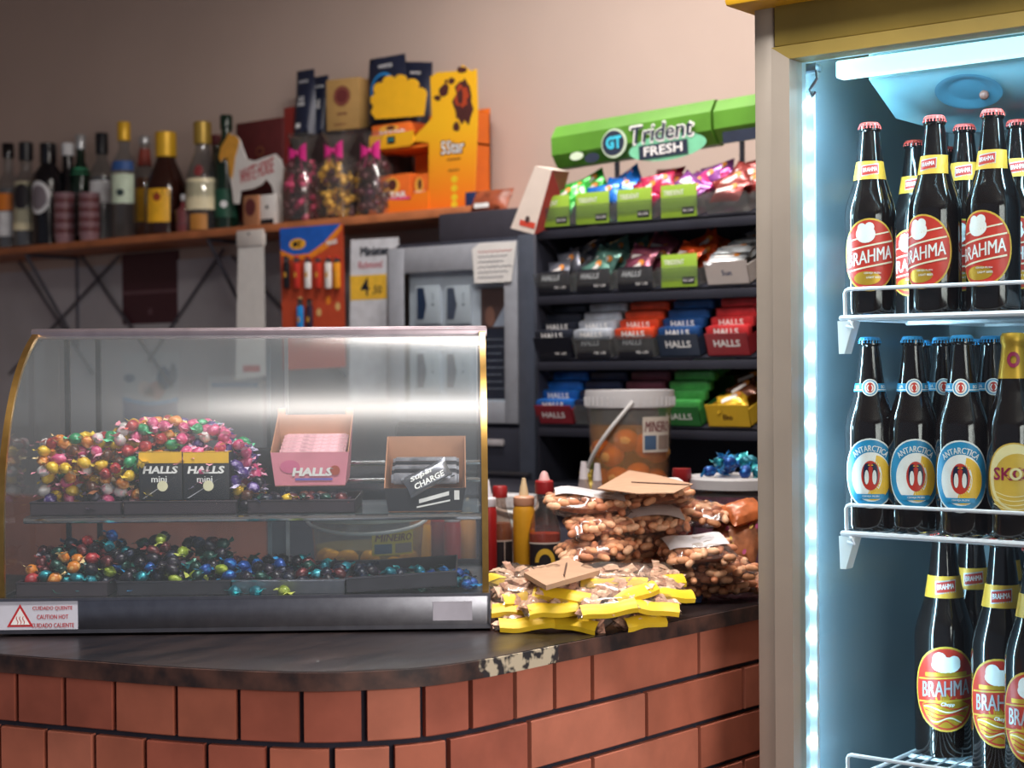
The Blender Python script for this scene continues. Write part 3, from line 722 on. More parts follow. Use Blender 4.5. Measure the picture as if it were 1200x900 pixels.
for (a, b_, lab, mt, rot) in ((-24, 126, 'dark candy tray at the lower left of the display case floor', 'dark_tray', 0), (137, 270, 'dull steel candy tray, second from left on display case floor', 'dull_dark_steel', 0),
                         (272, 404, 'shiny steel candy tray, third from left on display case floor', 'brushed_steel', 0), (406, 536, 'dark tilted candy tray at the right end of display case floor', 'dull_dark_steel', 3)):
    xa, _ = kl(a, 692, TL); xb, _ = kl(b_, 692, TL); xa = max(xa, -HW+.012)
    tray(xb-xa, .20, .021, MC[mt], lab, K((xa+xb)/2, TL, FZ+.0005+(.006 if rot else 0), RY(-rot)), gL); low.append((xa, xb))

# ---------------------------------------------------------------- wrapped candies
CR = .0098; CSC = .80
def candy_mesh(seed):
    r = random.Random(seed); m = MB()
    m.ell((0, 0, 0), (.0148, .0112, .0106), 0, nu=9, nv=6); m.v = [tuple(c*r.uniform(.84, 1.12) for c in v) for v in m.v]
    for sx in (-1, 1):
        def g(u, v, sx=sx):
            a = -1+2*u; q = .0035+.0085*v; return (sx*(.0125+.0105*v-.002*abs(a)*v), a*q+r.uniform(-.0006, .0006), .0018*math.sin(u*9+seed)*v+r.uniform(-.0004, .0004))
        m.grid(g, 6, 3, 1)
    return m
CAND = {}
def candy_proto(cname, c1, c2, met):
    a = mat('wrapper_%s' % cname, c1, .38, met, var=.25, scale=220, coat=.1); b = mat('wrapper_end_%s' % cname, c2, .35, met*.7, var=.15, scale=200)
    rp_ = [x for x in a.node_tree.nodes if x.type == 'VALTORGB'][0]; rp_.color_ramp.interpolation = 'CONSTANT'; rp_.color_ramp.elements[1].position = .56; rp_.color_ramp.elements[1].color = (*lin(tuple(int(p*.45+q_*.55) for p, q_ in zip(c1, c2))), 1); [x for x in a.node_tree.nodes if x.type == 'TEX_NOISE'][0].inputs['Scale'].default_value = 75
    outs = []
    for sd in range(2):
        o = obj('wrapped_candy', candy_mesh(sd+len(cname)), [a, b], sharp=60); outs.append(o.data); bpy.data.objects.remove(o)
    CAND[cname] = outs
for nm, c1, c2, met in (('pink', (226, 84, 140), (240, 170, 196), 0), ('orange', (232, 138, 40), (245, 214, 160), 0), ('yellow', (240, 196, 40), (240, 210, 80), .1), ('white', (232, 226, 226), (232, 150, 170), 0),
                        ('purple', (78, 50, 128), (210, 200, 232), 0), ('dark', (34, 28, 42), (60, 48, 66), .2), ('red', (172, 40, 52), (214, 96, 90), 0), ('green', (40, 150, 96), (110, 205, 160), 0), ('brown', (92, 52, 40), (150, 96, 66), 0),
                        ('teal', (22, 120, 140), (64, 190, 200), .4), ('blue', (24, 76, 160), (50, 150, 214), .4), ('forest', (22, 62, 56), (40, 96, 84), .4), ('maroon', (86, 30, 38), (130, 60, 60), .3), ('navy', (24, 30, 52), (44, 50, 80), .3), ('lime', (150, 170, 50), (190, 200, 100), .2)):
    candy_proto(nm, c1, c2, met)
CN = {'dark': 'black', 'forest': 'dark green', 'navy': 'dark blue', 'teal': 'shiny teal', 'blue': 'shiny blue', 'maroon': 'dark red', 'lime': 'yellow-green'}
def scatter(n, region, zbase, hfun, pick, where, group, rg, maxn, keep, stufflabel):
    P = []; x0, x1, y0, y1 = region; tries = 0
    while len(P) < maxn and tries < n:
        tries += 1
        x = rg.uniform(x0, x1); y = y0+(y1-y0)*rg.random(); z = zbase+CR*.8
        for q in P:
            d2 = (q[0]-x)**2+(q[1]-y)**2
            if d2 < (1.86*CR)**2: z = max(z, q[2]+math.sqrt((1.86*CR)**2-d2)*.86)
        if z+CR > zbase+hfun(x, y): continue
        P.append((x, y, z))
    P.sort(key=lambda p: p[1]-1.1*p[2]); st = {}
    for i, (x, y, z) in enumerate(P):
        c = pick(x, y, z-zbase); me = rg.choice(CAND[c]); M_ = K(x, y, z, Euler((rg.uniform(-.5, .5), rg.uniform(-.6, .6), rg.uniform(0, 6.3))).to_matrix().to_4x4() @ Matrix.Scale(CSC, 4))
        if i < keep:
            o = bpy.data.objects.new('wrapped_candy', me); COL.objects.link(o); o.matrix_basis = M_
            tag(o, '%s twist-wrapped candy %s' % (CN.get(c, c), where), 'candy', group)
        else: st.setdefault(c, []).append((me, M_))
    if st:
        q = MB(); mats_ = []
        for c, L_ in st.items():
            b_ = len(mats_); mats_ += list(CAND[c][0].materials)
            for me, M_ in L_: q.add([v.co for v in me.vertices], [tuple(p.vertices) for p in me.polygons], [b_+p.material_index for p in me.polygons], M_)
        obj('candy_heap', q, mats_, label=stufflabel, cat='candies', kind='stuff', sharp=60, merge=False)
    return len(P)
rg = random.Random(12)
def interp(tab, px):
    for (a, va), (b, vb) in zip(tab, tab[1:]):
        if a <= px <= b: return va+(vb-va)*(px-a)/(b-a)
    return tab[0][1] if px < tab[0][0] else tab[-1][1]
UT = [(kl(p, 550, TY+.07)[0], kl(p, y, TY+.07)[1]-zsh) for p, y in ((0, 545), (30, 530), (60, 512), (90, 508), (130, 505), (150, 492), (200, 486), (240, 492), (262, 500), (285, 512), (298, 535), (306, 560))]
def hU(x, y):
    h = interp(UT, x); f = min(1, (y-TY+.012)/.05); return .030+(h-.030)*f if f < 1 else h*(1 if y < TY+.12 else .85)
def pickU(x, y, z):
    px = 286+x*1900/2.33
    if z < .030: return rg.choice(['dark', 'purple', 'orange', 'yellow', 'white', 'dark', 'brown', 'pink', 'yellow', 'white'])
    if px > 185: return rg.choice(['pink', 'pink', 'pink', 'purple', 'purple', 'pink', 'white', 'purple', 'green'] if z > .045 else ['purple', 'dark', 'pink', 'yellow'])
    if px > 128: return rg.choice(['pink', 'pink', 'yellow', 'green', 'red', 'purple', 'orange'])
    return rg.choice(['orange', 'orange', 'yellow', 'white', 'white', 'brown', 'red', 'pink', 'yellow', 'green'])
gx = 'wrapped candies heaped on the case shelf'
nU = scatter(16000, (-HW+.02, kl(300, 550, TY)[0], TY+.014, TY+.105), zsh+.003, hU, pickU, 'in the heap on the glass case shelf', gx, rg, 330, 150, 'rest of the mixed wrapped candies deep in the upper heap of the case')
# small dark ones under the pink box
xa, xb = trays_u[2]
gl = 'wrapped candies on the case floor trays'
LT = [(kl(p, 650, TL+.10)[0], kl(p, y, TL+.10)[1]-FZ) for p, y in ((0, 650), (50, 640), (90, 628), (130, 618), (170, 620), (240, 626), (262, 632), (280, 648), (340, 650), (400, 655), (440, 662), (530, 664))]
def hL(x, y):
    h = interp(LT, x); f = min(1, max(0, (y-TL+.004)/.09)); return .027+(h-.027)*f
def pickL(x, y, z):
    px = 286+x*1900/2.33
    if px < 110: return rg.choice(['teal', 'forest', 'maroon', 'red', 'navy', 'dark', 'orange'])
    if px < 280: return rg.choice(['teal', 'forest', 'dark', 'maroon', 'blue', 'navy', 'lime', 'forest', 'dark', 'dark'])
    return rg.choice(['forest', 'teal', 'maroon', 'navy', 'dark', 'blue', 'dark', 'dark'])
print('UPPER', nU)
nL = scatter(16000, (-HW+.02, HW-.025, TL+.014, TL+.13), FZ+.003, hL, pickL, 'in the heap on the floor of the display case', gl, rg, 300, 115, 'rest of the dark wrapped candies deep in the lower heap of the case')
print('LOWER', nL)
rg2 = random.Random(5)
def few(n, region, z, cols, where, group):
    for i in range(n):
        x = region[0]+(region[1]-region[0])*(i+.5+rg2.uniform(-.3, .3))/n; y = rg2.uniform(region[2], region[3]); c = rg2.choice(cols)
        o = bpy.data.objects.new('wrapped_candy', rg2.choice(CAND[c])); COL.objects.link(o); o.matrix_basis = K(x, y, z+.009, Euler((rg2.uniform(-.3, .3), rg2.uniform(-.3, .3), rg2.uniform(0, 6.3))).to_matrix().to_4x4() @ Matrix.Scale(CSC, 4))
        tag(o, '%s twist-wrapped candy %s' % (CN.get(c, c), where), 'candy', group)
few(11, (xa+.012, xb-.012, TY+.010, TY+.018), zsh+.012, ['dark', 'maroon', 'navy', 'dark', 'yellow', 'forest'], 'in the tray under the pink candy box', 'candies under the pink box')
few(9, (xa+.012, xb-.012, TY+.028, TY+.036), zsh+.014, ['dark', 'maroon', 'navy', 'dark', 'brown'], 'in the tray under the pink candy box', 'candies under the pink box')
few(3, (kl(268, 690, .03)[0], kl(345, 690, .03)[0], .022, .030), FZ, ['blue', 'lime', 'teal'], 'fallen in front of the lower trays', 'candies fallen before the lower trays')
few(3, (kl(535, 680, .05)[0], kl(556, 680, .05)[0], .05, .10), FZ, ['forest', 'blue', 'teal'], 'loose at the right end of the case floor', 'candies loose at the case end')

# ---------------------------------------------------------------- boxes inside the case
def mint_box(label, px0, px1, y):
    xa, zb_ = kl(px0, 585, y); xb, zt = kl(px1, 530, y); w = xb-xa; h = zt-(zsh+.021); base = zsh+.021
    root = thing('mint_box', label, 'box', K((xa+xb)/2, y, base), 'black mint boxes on the case shelf')
    b = MB(); b.b2((-w/2, 0, 0), (w/2, .055, h), bv=.0015); obj('carton', b, mat('black_carton', (30, 30, 40), .5, var=.05), root)
    l = MB(); f = lambda x, z: (x, -.0006, z); f2_ = lambda x, z: (x, -.0011, z)
    l.quad(-w/2, h-.016, w/2, h, 0, fn=f); l.grid(lambda u, v: (-w/2+w*u, .055*v, h+.0006), 1, 1, 0)
    l.text('HALLS', (0, h-.026), h=.0115, w=w*.82, m=1, fn=f, bold=.04, shear=.15); l.text('mini', (-.002, h-.040), h=.009, m=1, fn=f)
    l.add([f(-w*.42, .003), f(-w*.38, .003), f(w*.40, h*.52), f(w*.20, h*.40)], [(0, 1, 2, 3)], 2); l.disc((w*.05, h*.30), .008, .008, 3, fn=f2_, n=16)
    obj('printed_front', l, [flat((232, 182, 40)), W_, flat((190, 190, 200)), flat((228, 224, 190))], root); return root
mint_box('black mint box with yellow top edge, left of the pair on the case shelf', 163, 213, TY+.006)
mint_box('black mint box with yellow top edge, right of the pair on the case shelf', 215, 268, TY+.006)
xa, _ = kl(296, 530, .27); xb, _ = kl(328, 530, .27)
o = obj('black_card_box', MB().box((0, 0, .012), (xb-xa, .05, .07), 0, b=.002), MC['black_carton'], M=K((xa+xb)/2, .26, zsh+.045), label='small black box behind the candies beside the pink candy box', cat='box')
# pink stick box: open tray carton, wide mouth, low front
def open_box(label, x, y, z, w, d, hf, hb, outm, inm, rx=0, rz=0, name='candy_box', tab=True):
    root = thing(name, label, 'box', K(x, y, z, RX(rx) @ RZ(rz))); t_ = .0015; fl = 1.12
    b = MB()
    b.b2((-w/2, 0, 0), (w/2, d, t_), 1)
    def wall(p, q, hp, hq, off):
        (x1, y1), (x2, y2) = p, q; 
        b.add([(x1, y1, 0), (x2, y2, 0), (x2*fl, y2, hq), (x1*fl, y1, hp)], [(0, 1, 2, 3)], 0); b.add([(x1+off[0], y1+off[1], 0), (x2+off[0], y2+off[1], 0), (x2*fl+off[0], y2+off[1], hq), (x1*fl+off[0], y1+off[1], hp)], [(0, 1, 2, 3)], 1)
        b.add([(x1*fl, y1, hp), (x2*fl, y2, hq), (x2*fl+off[0], y2+off[1], hq), (x1*fl+off[0], y1+off[1], hp)], [(0, 1, 2, 3)], 1)
    wall((-w/2, 0), (w/2, 0), hf, hf, (0, t_)); wall((-w/2, d), (w/2, d), hb, hb, (0, -t_)); wall((-w/2, 0), (-w/2, d), hf, hb, (t_, 0)); wall((w/2, 0), (w/2, d), hf, hb, (-t_, 0))
    c = obj('carton', b, [outm, inm], root, merge=False)
    if tab:
        for sx in (-1, 1): 
            b = MB(); b.b2((sx*w*.5*fl-(.012 if sx > 0 else 0), d-.001, hb-.004), (sx*w*.5*fl+(.012 if sx < 0 else 0), d+.0015, hb+.010), bv=.0006); obj('side_tab', b, inm, c)
    return root
kraftin = mat('kraft_inside', (176, 126, 98), .85, var=.1, scale=40)
def stick(name, w, r1, m_body, label=None, txt=None, txtm=None, M=None, group=None, cat='candy', round_=True):
    root = thing(name, label, cat, M, group)
    b = MB(); b.box((0, 0, 0), (w, r1*2, r1*2), 0, b=r1*.35); bo = obj('wrapper', b, m_body, root)
    for sx in (-1, 1): obj('folded_end', MB().box((sx*(w/2+.001), 0, 0), (.004, r1*1.5, r1*1.5), 0, b=.001), m_body, root)
    if txt:
        l = MB(); l.text(txt, (0, 0), h=r1*1.1, w=w*.62, m=0, fn=lambda x, z: (x, -r1-.0005, z), bold=.03); obj('brand_print', l, txtm or W_, root)
    return root
xa, zb_ = kl(322, 568, TY+.025); xb, _ = kl(404, 568, TY+.025)
pz = kl(360, 570, TY+.025)[1]
pinkM = mat('pink_carton', (222, 140, 158), .55, var=.08)
pb = open_box('open pink candy box full of pink stick packs on the case shelf', (xa+xb)/2, TY+.03, pz, xb-xa, .105, kl(360, 527, TY+.02)[1]-pz-.004, kl(360, 491, TY+.13)[1]-pz, pinkM, kraftin, rx=4)
l = MB(); w_ = xb-xa; f = lambda x, z: (x*1.0, -.0012, z)
l.text('HALLS', (.004, .022), h=.013, w=.062, m=0, fn=f, bold=.05, shear=.15); l.disc((.038, .024), .0075, .0075, 1, fn=f, n=20); l.quad(-.022, .009, .034, .0125, 2, fn=f)
l.disc((-.03, .03), .015, .010, 3, fn=lambda x, z: (x, -.0008, z), n=20)
obj('printed_front', l, [W_, flat((176, 84, 66)), flat((120, 110, 190)), flat((214, 112, 150))], pb)
pk = mat('pink_white_wrapper', (224, 176, 186), .4, var=.35, scale=90)
for i in range(6):
    stick('candy_stick_pack', w_*.90, .0078, pk, 'pink stick pack of candies inside the open pink box', M=K((xa+xb)/2+.002, TY+.042+i*.0165, pz+.044+i*.0048), group='pink stick packs in the pink box')
# black box with sticks, right
xa, _ = kl(456, 590, TY+.01); xb, _ = kl(541, 590, TY+.01); bz = kl(500, 597, TY+.01)[1]
bbm = mat('black_carton', (30, 30, 40), .5)
bb = open_box('open black carton of dark lollipop packs at the right end of the case shelf', (xa+xb)/2, TY-.01, zsh+.001, xb-xa, .115, .036, kl(500, 512, TY+.10)[1]-zsh, bbm, kraftin, tab=False)
w_ = xb-xa
for i in range(5):
    stick('candy_stick_pack', w_*.88, .0085, [mat('silver_black_wrapper', (142, 142, 152), .35, .3, var=.5, scale=70), mat('dark_wrapper', (38, 38, 48), .35, .2, var=.3, scale=70)][i % 2], 'silver and black stick pack inside the open black carton', M=K((xa+xb)/2, TY+.006+i*.0185, zsh+.050+i*.0050), group='stick packs in the black carton')
st = MB(); F_ = lambda x, z: (x, -.004+z*.0, z)
ins = thing('foil_bar_packet', 'silver foil packet with white lettering leaning in the black carton', 'packet', K((xa+xb)/2+.004, TY-.004, zsh+.052, RX(-22) @ RY(-28)))
p_ = MB(); p_.pillow(.075, .034, .010, 0, M=RX(90), seed=3); obj('wrapper', p_, mat('silver_foil', (120, 122, 132), .25, .7, var=.4, scale=60), ins)
l = MB(); l.text('Super', (-.006, .006), h=.009, w=.040, m=0, fn=lambda x, z: (x, -.0062, z), bold=.03, shear=.2); l.text('CHARGE', (0, -.006), h=.009, w=.050, m=0, fn=lambda x, z: (x, -.0062, z), bold=.03, shear=.2)
l.quad(-.034, -.0145, .034, -.0125, 1, fn=lambda x, z: (x, -.0062, z)); obj('brand_print', l, [W_, K_], ins)
l = MB(); f = lambda x, z: (x, -.0006, z)
l.grid(lambda u, v: (.045*(u-.2), -.0008, .013+.012*u+.006*v), 8, 1, 0); l.grid(lambda u, v: (.050*(u-.25), -.0008, .006+.010*u+.0025*v), 8, 1, 0); l.quad(w_*.40, .018, w_*.47, .032, 0, fn=f)
obj('printed_front', l, W_, bb)
# ================================================================ BOTTLES AND THINGS ON THE WALL SHELF
def sgl(name, rgb): return film(name, rgb, 1.3, .05, .04, (200, 200, 205))
def liquor(label, px, y0, w, Y, glass, cap, capf, prof, labels=(), liquid=None, lf=.6, capw=None, rz=33, opaque=None, txt=None):
    p = onY(px, 240, Y); top = onY(px, y0, Y).z; h = top-SZ; dep = (CI @ p).z*-1; R_b = w*.555*dep/F
    root = thing('liquor_bottle', label, 'bottle', loc=(p.x, Y, SZ), rz=math.radians(rz), group='liquor bottles on the wall shelf')
    nr = R_b*.42
    shapes = {'round': [(.85, 0), (1, .02), (1, .50), (.95, .58), (.75, .66), (.45, .72), (nr/R_b, .77), (nr/R_b, .96)],
              'tall': [(.9, 0), (1, .015), (1, .60), (.9, .66), (.6, .72), (nr/R_b, .76), (nr/R_b, .97)],
              'taper': [(.85, 0), (1, .02), (1, .42), (.93, .50), (.70, .62), (.48, .72), (nr/R_b, .78), (nr/R_b, .97)],
              'wine': [(.85, 0), (1, .015), (1, .62), (.95, .68), (.6, .76), (nr/R_b, .80), (nr/R_b, .98)],
              'square': [(.95, 0), (1, .02), (1, .58), (.97, .62), (.6, .67), (nr/R_b, .72), (nr/R_b, .97)]}[prof]
    P = [(r*R_b, z*h) for r, z in shapes]
    gm = opaque or glass
    obj('glass_body', MB().lathe(P, 24), gm, root)
    if liquid and not opaque:
        Q = [(max(.002, r-.002), z+.004 if i == 0 else z) for i, (r, z) in enumerate(P) if z <= lf*h]; obj('liquid', MB().lathe(Q, 20), liquid, root)
    cr_ = (capw*dep/F/2 if capw else nr*1.22)
    c0 = h*(1-capf)
    obj('cap', MB().lathe([(cr_*.98, c0), (cr_, c0+.003), (cr_, h-.003), (cr_*.9, h)], 20), cap, root)
    def rad(z):
        for (a, za), (b, zb2) in zip(P, P[1:]):
            if za <= z <= zb2: return a+(b-a)*(z-za)/max(1e-6, zb2-za)
        return nr
    for i, L_ in enumerate(labels):
        z0, z1, m_, ang = L_[:4]; oval = len(L_) > 4
        m = MB()
        fn = lambda a, z: ((rad(z)+.0009+.0004*i)*math.sin(a), -(rad(z)+.0009+.0004*i)*math.cos(a), z)
        if oval: m.disc((0, (z0+z1)/2*h), ang, (z1-z0)/2*h, 0, fn=fn, n=24)
        else: m.quad(-ang, z0*h, ang, z1*h, 0, fn=fn, n=16)
        obj('label', m, m_, root)
    return root
cg = sgl('clear_bottle_glass', (225, 228, 228)); dk = mat('black_bottle_glass', (16, 14, 20), .12, var=0); dgr = mat('dark_green_glass', (18, 40, 30), .12, var=0)
brn = mat('dark_brown_glass', (44, 20, 16), .12, var=0); goldc = mat('old_gold_cap', (176, 146, 66), .4, .5, var=.1); ycap = mat('yellow_foil', (226, 178, 46), .4, .3, var=.08)
clr_l = film('clear_liquor', (205, 208, 212), 1, .1, .25, (170, 172, 180)); amb = mat('amber_liquor', (150, 80, 30), .3, var=.05); cr_ = flat((224, 214, 180)); wl = flat((220, 222, 226)); yl = flat((236, 178, 34)); ol = flat((226, 128, 40)); dl = flat((30, 26, 34))
YB, YF2 = 3.47, 3.39
A1 = 1.0
liquor('clear bottle with dark cap and orange label, far left end of the wall shelf', 10, 168, 25, YF2, cg, dk, .14, 'round', [(.12, .35, wl, 1), (.36, .52, ol, 1)], clr_l)
liquor('clear bottle with black cap and cream label, second from left on the wall shelf', 31, 167, 29, YF2, cg, black, .17, 'round', [(.16, .62, cr_, .9), (.36, .60, dl, .6, 1)], clr_l)
liquor('black wine bottle with round white label near left end of the wall shelf', 57, 168, 34, YF2, dk, dk, .2, 'wine', [(.30, .62, wl, .8, 1), (.34, .58, flat((120, 112, 120)), .6, 1)], opaque=dk, rz=15)
liquor('dark bottle with white cap behind the stacked brown cups on wall shelf', 80, 168, 26, YB-.02, dk, wl, .12, 'taper', [], opaque=dk)
liquor('dark green bottle with silver cap behind the stacked cups on wall shelf', 95, 158, 22, YB, dgr, mat('silver_cap', (190, 194, 198), .3, .6), .13, 'tall', [(.64, .70, flat((60, 150, 110)), 2)], opaque=dgr)
liquor('tall clear bottle with long black cap on wall shelf', 120, 156, 26, YB-.03, cg, black, .19, 'tall', [(.36, .56, wl, 1)], clr_l)
liquor('clear bottle with gold cap and blue-white label on wall shelf', 146, 143, 27, YF2, cg, ycap, .16, 'tall', [(.30, .55, flat((205, 222, 200)), 1.1), (.58, .66, flat((46, 86, 150)), 1.1), (.36, .42, flat((40, 60, 60)), .3, 1)], mat('ruby_liquor', (70, 26, 36), .3), lf=.3)
liquor('slim bottle with silver and red cap and yellow label on wall shelf', 170, 160, 24, YB+.02, cg, mat('silver_cap', (190, 194, 198), .3, .6), .07, 'tall', [(.18, .50, yl, 1), (.72, .88, flat((150, 62, 50)), 3)], amb)
liquor('big dark brown bottle with yellow cap and yellow label on wall shelf', 195, 155, 44, YF2+.01, dk, ycap, .24, 'taper', [(.12, .44, yl, .62), (.32, .40, flat((150, 60, 30)), .2, 1)], opaque=brn, rz=24)
liquor('clear flask-shaped bottle with dark gold cap and cream label on wall shelf', 238, 143, 37, YF2+.01, cg, goldc, .20, 'taper', [(.20, .48, cr_, 1.0), (.02, .16, flat((176, 120, 50)), .5), (.50, .60, flat((120, 40, 44)), .3, 1)], clr_l, lf=.35)
liquor('dark bottle with maroon cap half hidden right of the clear flask on wall shelf', 254, 158, 20, YB+.035, dk, flat((110, 40, 48)), .1, 'tall', [], opaque=dk)
liquor('dark green bottle with black cap standing before the maroon whisky box', 266, 135, 26, YB-.04, dgr, dgr, .12, 'wine', [(.12, .36, flat((20, 74, 56)), 1.1), (.20, .26, wl, .3, 1)], opaque=dgr)
liquor('small red jar bottle with white cap right of the yellow-capped bottle', 217, 228, 20, YF2-.02, cg, wl, .16, 'square', [(.15, .8, flat((130, 44, 54)), 2.5)], flat((150, 50, 54)), lf=.8, capw=10)
# stacked shot cups
for px, n, lab in ((76, 9, 'on the left of the two cup stacks'), (105, 9, 'on the right of the two cup stacks')):
    p = onY(px, 280, YF2-.025); hh = (onY(px, 226, YF2-.025).z-SZ)/(n+1); dep = -(CI @ p).z; r_ = 13*dep/F
    for k in range(n):
        m = MB(); m.lathe([(r_*.80, 0), (r_*.97, hh*1.7), (r_*1.04, hh*1.72), (r_*1.04, hh*1.9), (r_*.97, hh*1.9), (r_*.78, .003)], 22)
        obj('plastic_cup', m, mat('reddish_cup', (112, 66, 70), .3, var=.05) if k % 2 else mat('smoky_cup', (142, 110, 118), .3, var=.05), M=TR(p.x, p.y, SZ+k*hh), label='reddish-brown plastic cup nested in the stack '+lab, cat='cup', group='nested cups '+lab)
# boxes etc.
def carton(name, label, px0, px1, y0, y1, Y, m, d=.07, cat='box', group=None, depth_off=0, rz=0, zb=None):
    a = onY(px0, (y0+y1)/2, Y); b = onY(px1, (y0+y1)/2, Y); zt = onY((px0+px1)/2, y0, Y).z; z0 = SZ if zb is None else zb
    root = thing(name, label, cat, TR((a.x+b.x)/2, Y, z0) @ RZ(rz), group); w = b.x-a.x; h = zt-z0
    obj('carton', MB().b2((-w/2, 0, 0), (w/2, d, h), bv=.0015), m, root)
    return root, w, h
maroon = mat('maroon_card', (88, 34, 36), .5, var=.12)
r, w, h = carton('whisky_box', 'dark maroon whisky box behind the white horse sign', 277, 331, 141, 262, YB-.01, maroon, .08)
m = MB(); m.disc((.005, h*.72), .018, .014, 0, fn=lambda x, z: (x, -.0007, z)); m.disc((.005, h*.72), .015, .011, 1, fn=lambda x, z: (x, -.0012, z)); obj('crest', m, [flat((140, 92, 60)), maroon], r)
# horse sign
def ipts(lst, Y, ox, oz, z0):
    out = []
    for x, y in lst:
        p = onY(x/3.529, 80+y/3.529, Y); out.append((p.x-ox, p.z-z0))
    return out
HY = YF2-.005; hp = onY(297, 240, HY)
hs = thing('horse_sign', 'white cut-out horse bottle sign with yellow head and red lettering', 'sign', loc=(hp.x, HY, SZ))
H = [(905, 372), (912, 330), (934, 292), (946, 266), (958, 276), (975, 278), (990, 296), (1003, 335), (1018, 374), (1050, 384), (1100, 366), (1138, 354), (1160, 378), (1172, 420), (1164, 470), (1160, 520), (1150, 560), (1128, 560), (1132, 520), (1124, 486), (1100, 458), (1080, 482), (1045, 498), (1006, 505), (992, 508), (986, 560), (966, 560), (960, 505), (950, 455), (946, 405), (940, 372), (926, 372), (914, 388)]
m = MB(); m.prism(ipts(H, HY, hp.x, 0, SZ), .005, 0); obj('horse_cutout', m, mat('white_card', (226, 224, 222), .6, var=.03), hs)
H2 = [(905, 372), (912, 330), (934, 292), (946, 266), (958, 276), (975, 278), (990, 296), (984, 330), (972, 370), (966, 420), (960, 455), (952, 450), (946, 405), (940, 372), (926, 372), (914, 388)]
m = MB(); m.prism(ipts(H2, HY-.001, hp.x, 0, SZ), .0008, 0, M=TR(0, -.0014, 0)); obj('yellow_head', m, mat('mustard_print', (222, 160, 62), .6), hs)
tp = onY(1062/3.529, 80+425/3.529, HY); m = MB(); m.text('WHITE HORSE', (tp.x-hp.x, tp.z-SZ), h=.046, w=.150, m=0, fn=lambda x, z: (x, -.0012, z), bold=.02, sk=.18); obj('lettering', m, flat((188, 46, 62)), hs)
bs = MB(); bs.b2((-.07, -.0, 0), (.09, .03, .02), bv=.003); obj('stand_base', bs, K_, hs)
r, w, h = carton('small_box', 'small tan box with round maroon mark before the horse sign', 285, 302, 229, 268, YF2-.04, mat('tan_card', (168, 116, 82), .7, var=.06), .03)
m = MB(); m.disc((0, h*.62), w*.36, w*.42, 0, fn=lambda x, z: (x, -.0007, z), n=20); obj('round_mark', m, flat((96, 42, 44)), r)
r, w, h = carton('small_box', 'white small box beside the tan box on the wall shelf', 304, 322, 228, 266, YF2-.03, mat('white_card', (226, 224, 222), .6), .03)
m = MB(); m.disc((0, h*.6), .006, .006, 0, fn=lambda x, z: (x, -.0007, z), n=16); m.quad(-w*.42, .004, w*.42, .020, 0, fn=lambda x, z: (x, -.0007, z)); obj('printed_front', m, K_, r)
r, w, h = carton('tall_box', 'tall red box behind the black coffee pouches on wall shelf', 333, 352, 125, 262, YB, mat('red_card', (140, 46, 42), .5, var=.08), .06)
# clear bags of foil chocolates with magenta bows
def choc_bag(label, px0, px1, y0, col, ends, bow=True, seed=1):
    Y = YF2; a = onY(px0, 220, Y); b = onY(px1, 220, Y); w = b.x-a.x; h = onY(px0, y0, Y).z-SZ; X = (a.x+b.x)/2
    root = thing('chocolate_bag', label, 'bag', loc=(X, Y, SZ), group='bags of foil chocolates on the wall shelf')
    r = w/2; m = MB(); rr = random.Random(seed)
    prof = [(.8, 0), (.98, .03), (1, .3), (.95, .60), (.55, .72), (.34, .76), (.5, .84), (.75, 1.0)]
    m.lathe([(q*r, z*h) for q, z in prof], 20, cap=False); obj('clear_film', m, bagfilm, root)
    pr = None; P = []
    for t in range(1400):
        if len(P) >= 42: break
        x, y, z = rr.uniform(-1, 1)*r*.82, rr.uniform(-1, 1)*r*.82, rr.uniform(.06, .66)*h
        if x*x+y*y > (r*.84)**2 or any((x-q[0])**2+(y-q[1])**2+(z-q[2])**2 < .019**2 for q in P): continue
        P.append((x, y, z)); M_ = TR(x, y, z) @ Euler((rr.uniform(0, 6), rr.uniform(0, 6), 0)).to_matrix().to_4x4(); mm = rr.choice(col)
        key = (mm.name, 'cb')
        if key not in MC:
            g = MB(); g.ell((0, 0, 0), (.0125, .0115, .0115), 0, nu=9, nv=6)
            for sx in (-1, 1): g.grid(lambda u, v, sx=sx: (sx*(.011+.010*v), (-1+2*u)*(.003+.007*v), .0015*math.sin(u*9)), 5, 2, 0)
            o = obj('foil_chocolate', g, mm, root, M=M_); MC[key] = o.data
        else:
            o = bpy.data.objects.new('foil_chocolate', MC[key]); COL.objects.link(o); o.parent = root; o.matrix_basis = M_
    if bow:
        g = MB(); zb_ = .78*h
        for sx in (-1, 1):
            g.grid(lambda u, v, sx=sx: (sx*(.004+u*.034), -r*.40-.008*math.sin(PI*u), zb_+(v-.5)*(.012+.044*u)), 6, 4, 0)
        g.ell((0, -r*.42, zb_), (.007, .006, .008), 0); g.grid(lambda u, v: (.006+.014*u+.006*v, -r*.42, zb_-.05*u), 6, 1, 0); g.grid(lambda u, v: (-.006-.012*u-.006*v, -r*.42, zb_-.045*u), 6, 1, 0)
        obj('ribbon_bow', g, mat('magenta_ribbon', (208, 44, 132), .35, .1, var=.1), root, label='magenta ribbon bow')
pkf = mat('magenta_foil', (214, 70, 124), .3, .2, var=.2, scale=150); gdf = mat('gold_candy_foil', (240, 190, 70), .3, .2, var=.2, scale=150); dkf = mat('dark_brown_foil', (92, 50, 58), .3, .2, var=.2, scale=150); ppf = mat('plum_foil', (108, 60, 86), .3, .4, var=.2, scale=150)
choc_bag('clear bag of dark pink foil chocolates tied with magenta bow, leftmost bag', 338, 374, 160, [pkf, dkf, dkf], 0, seed=2)
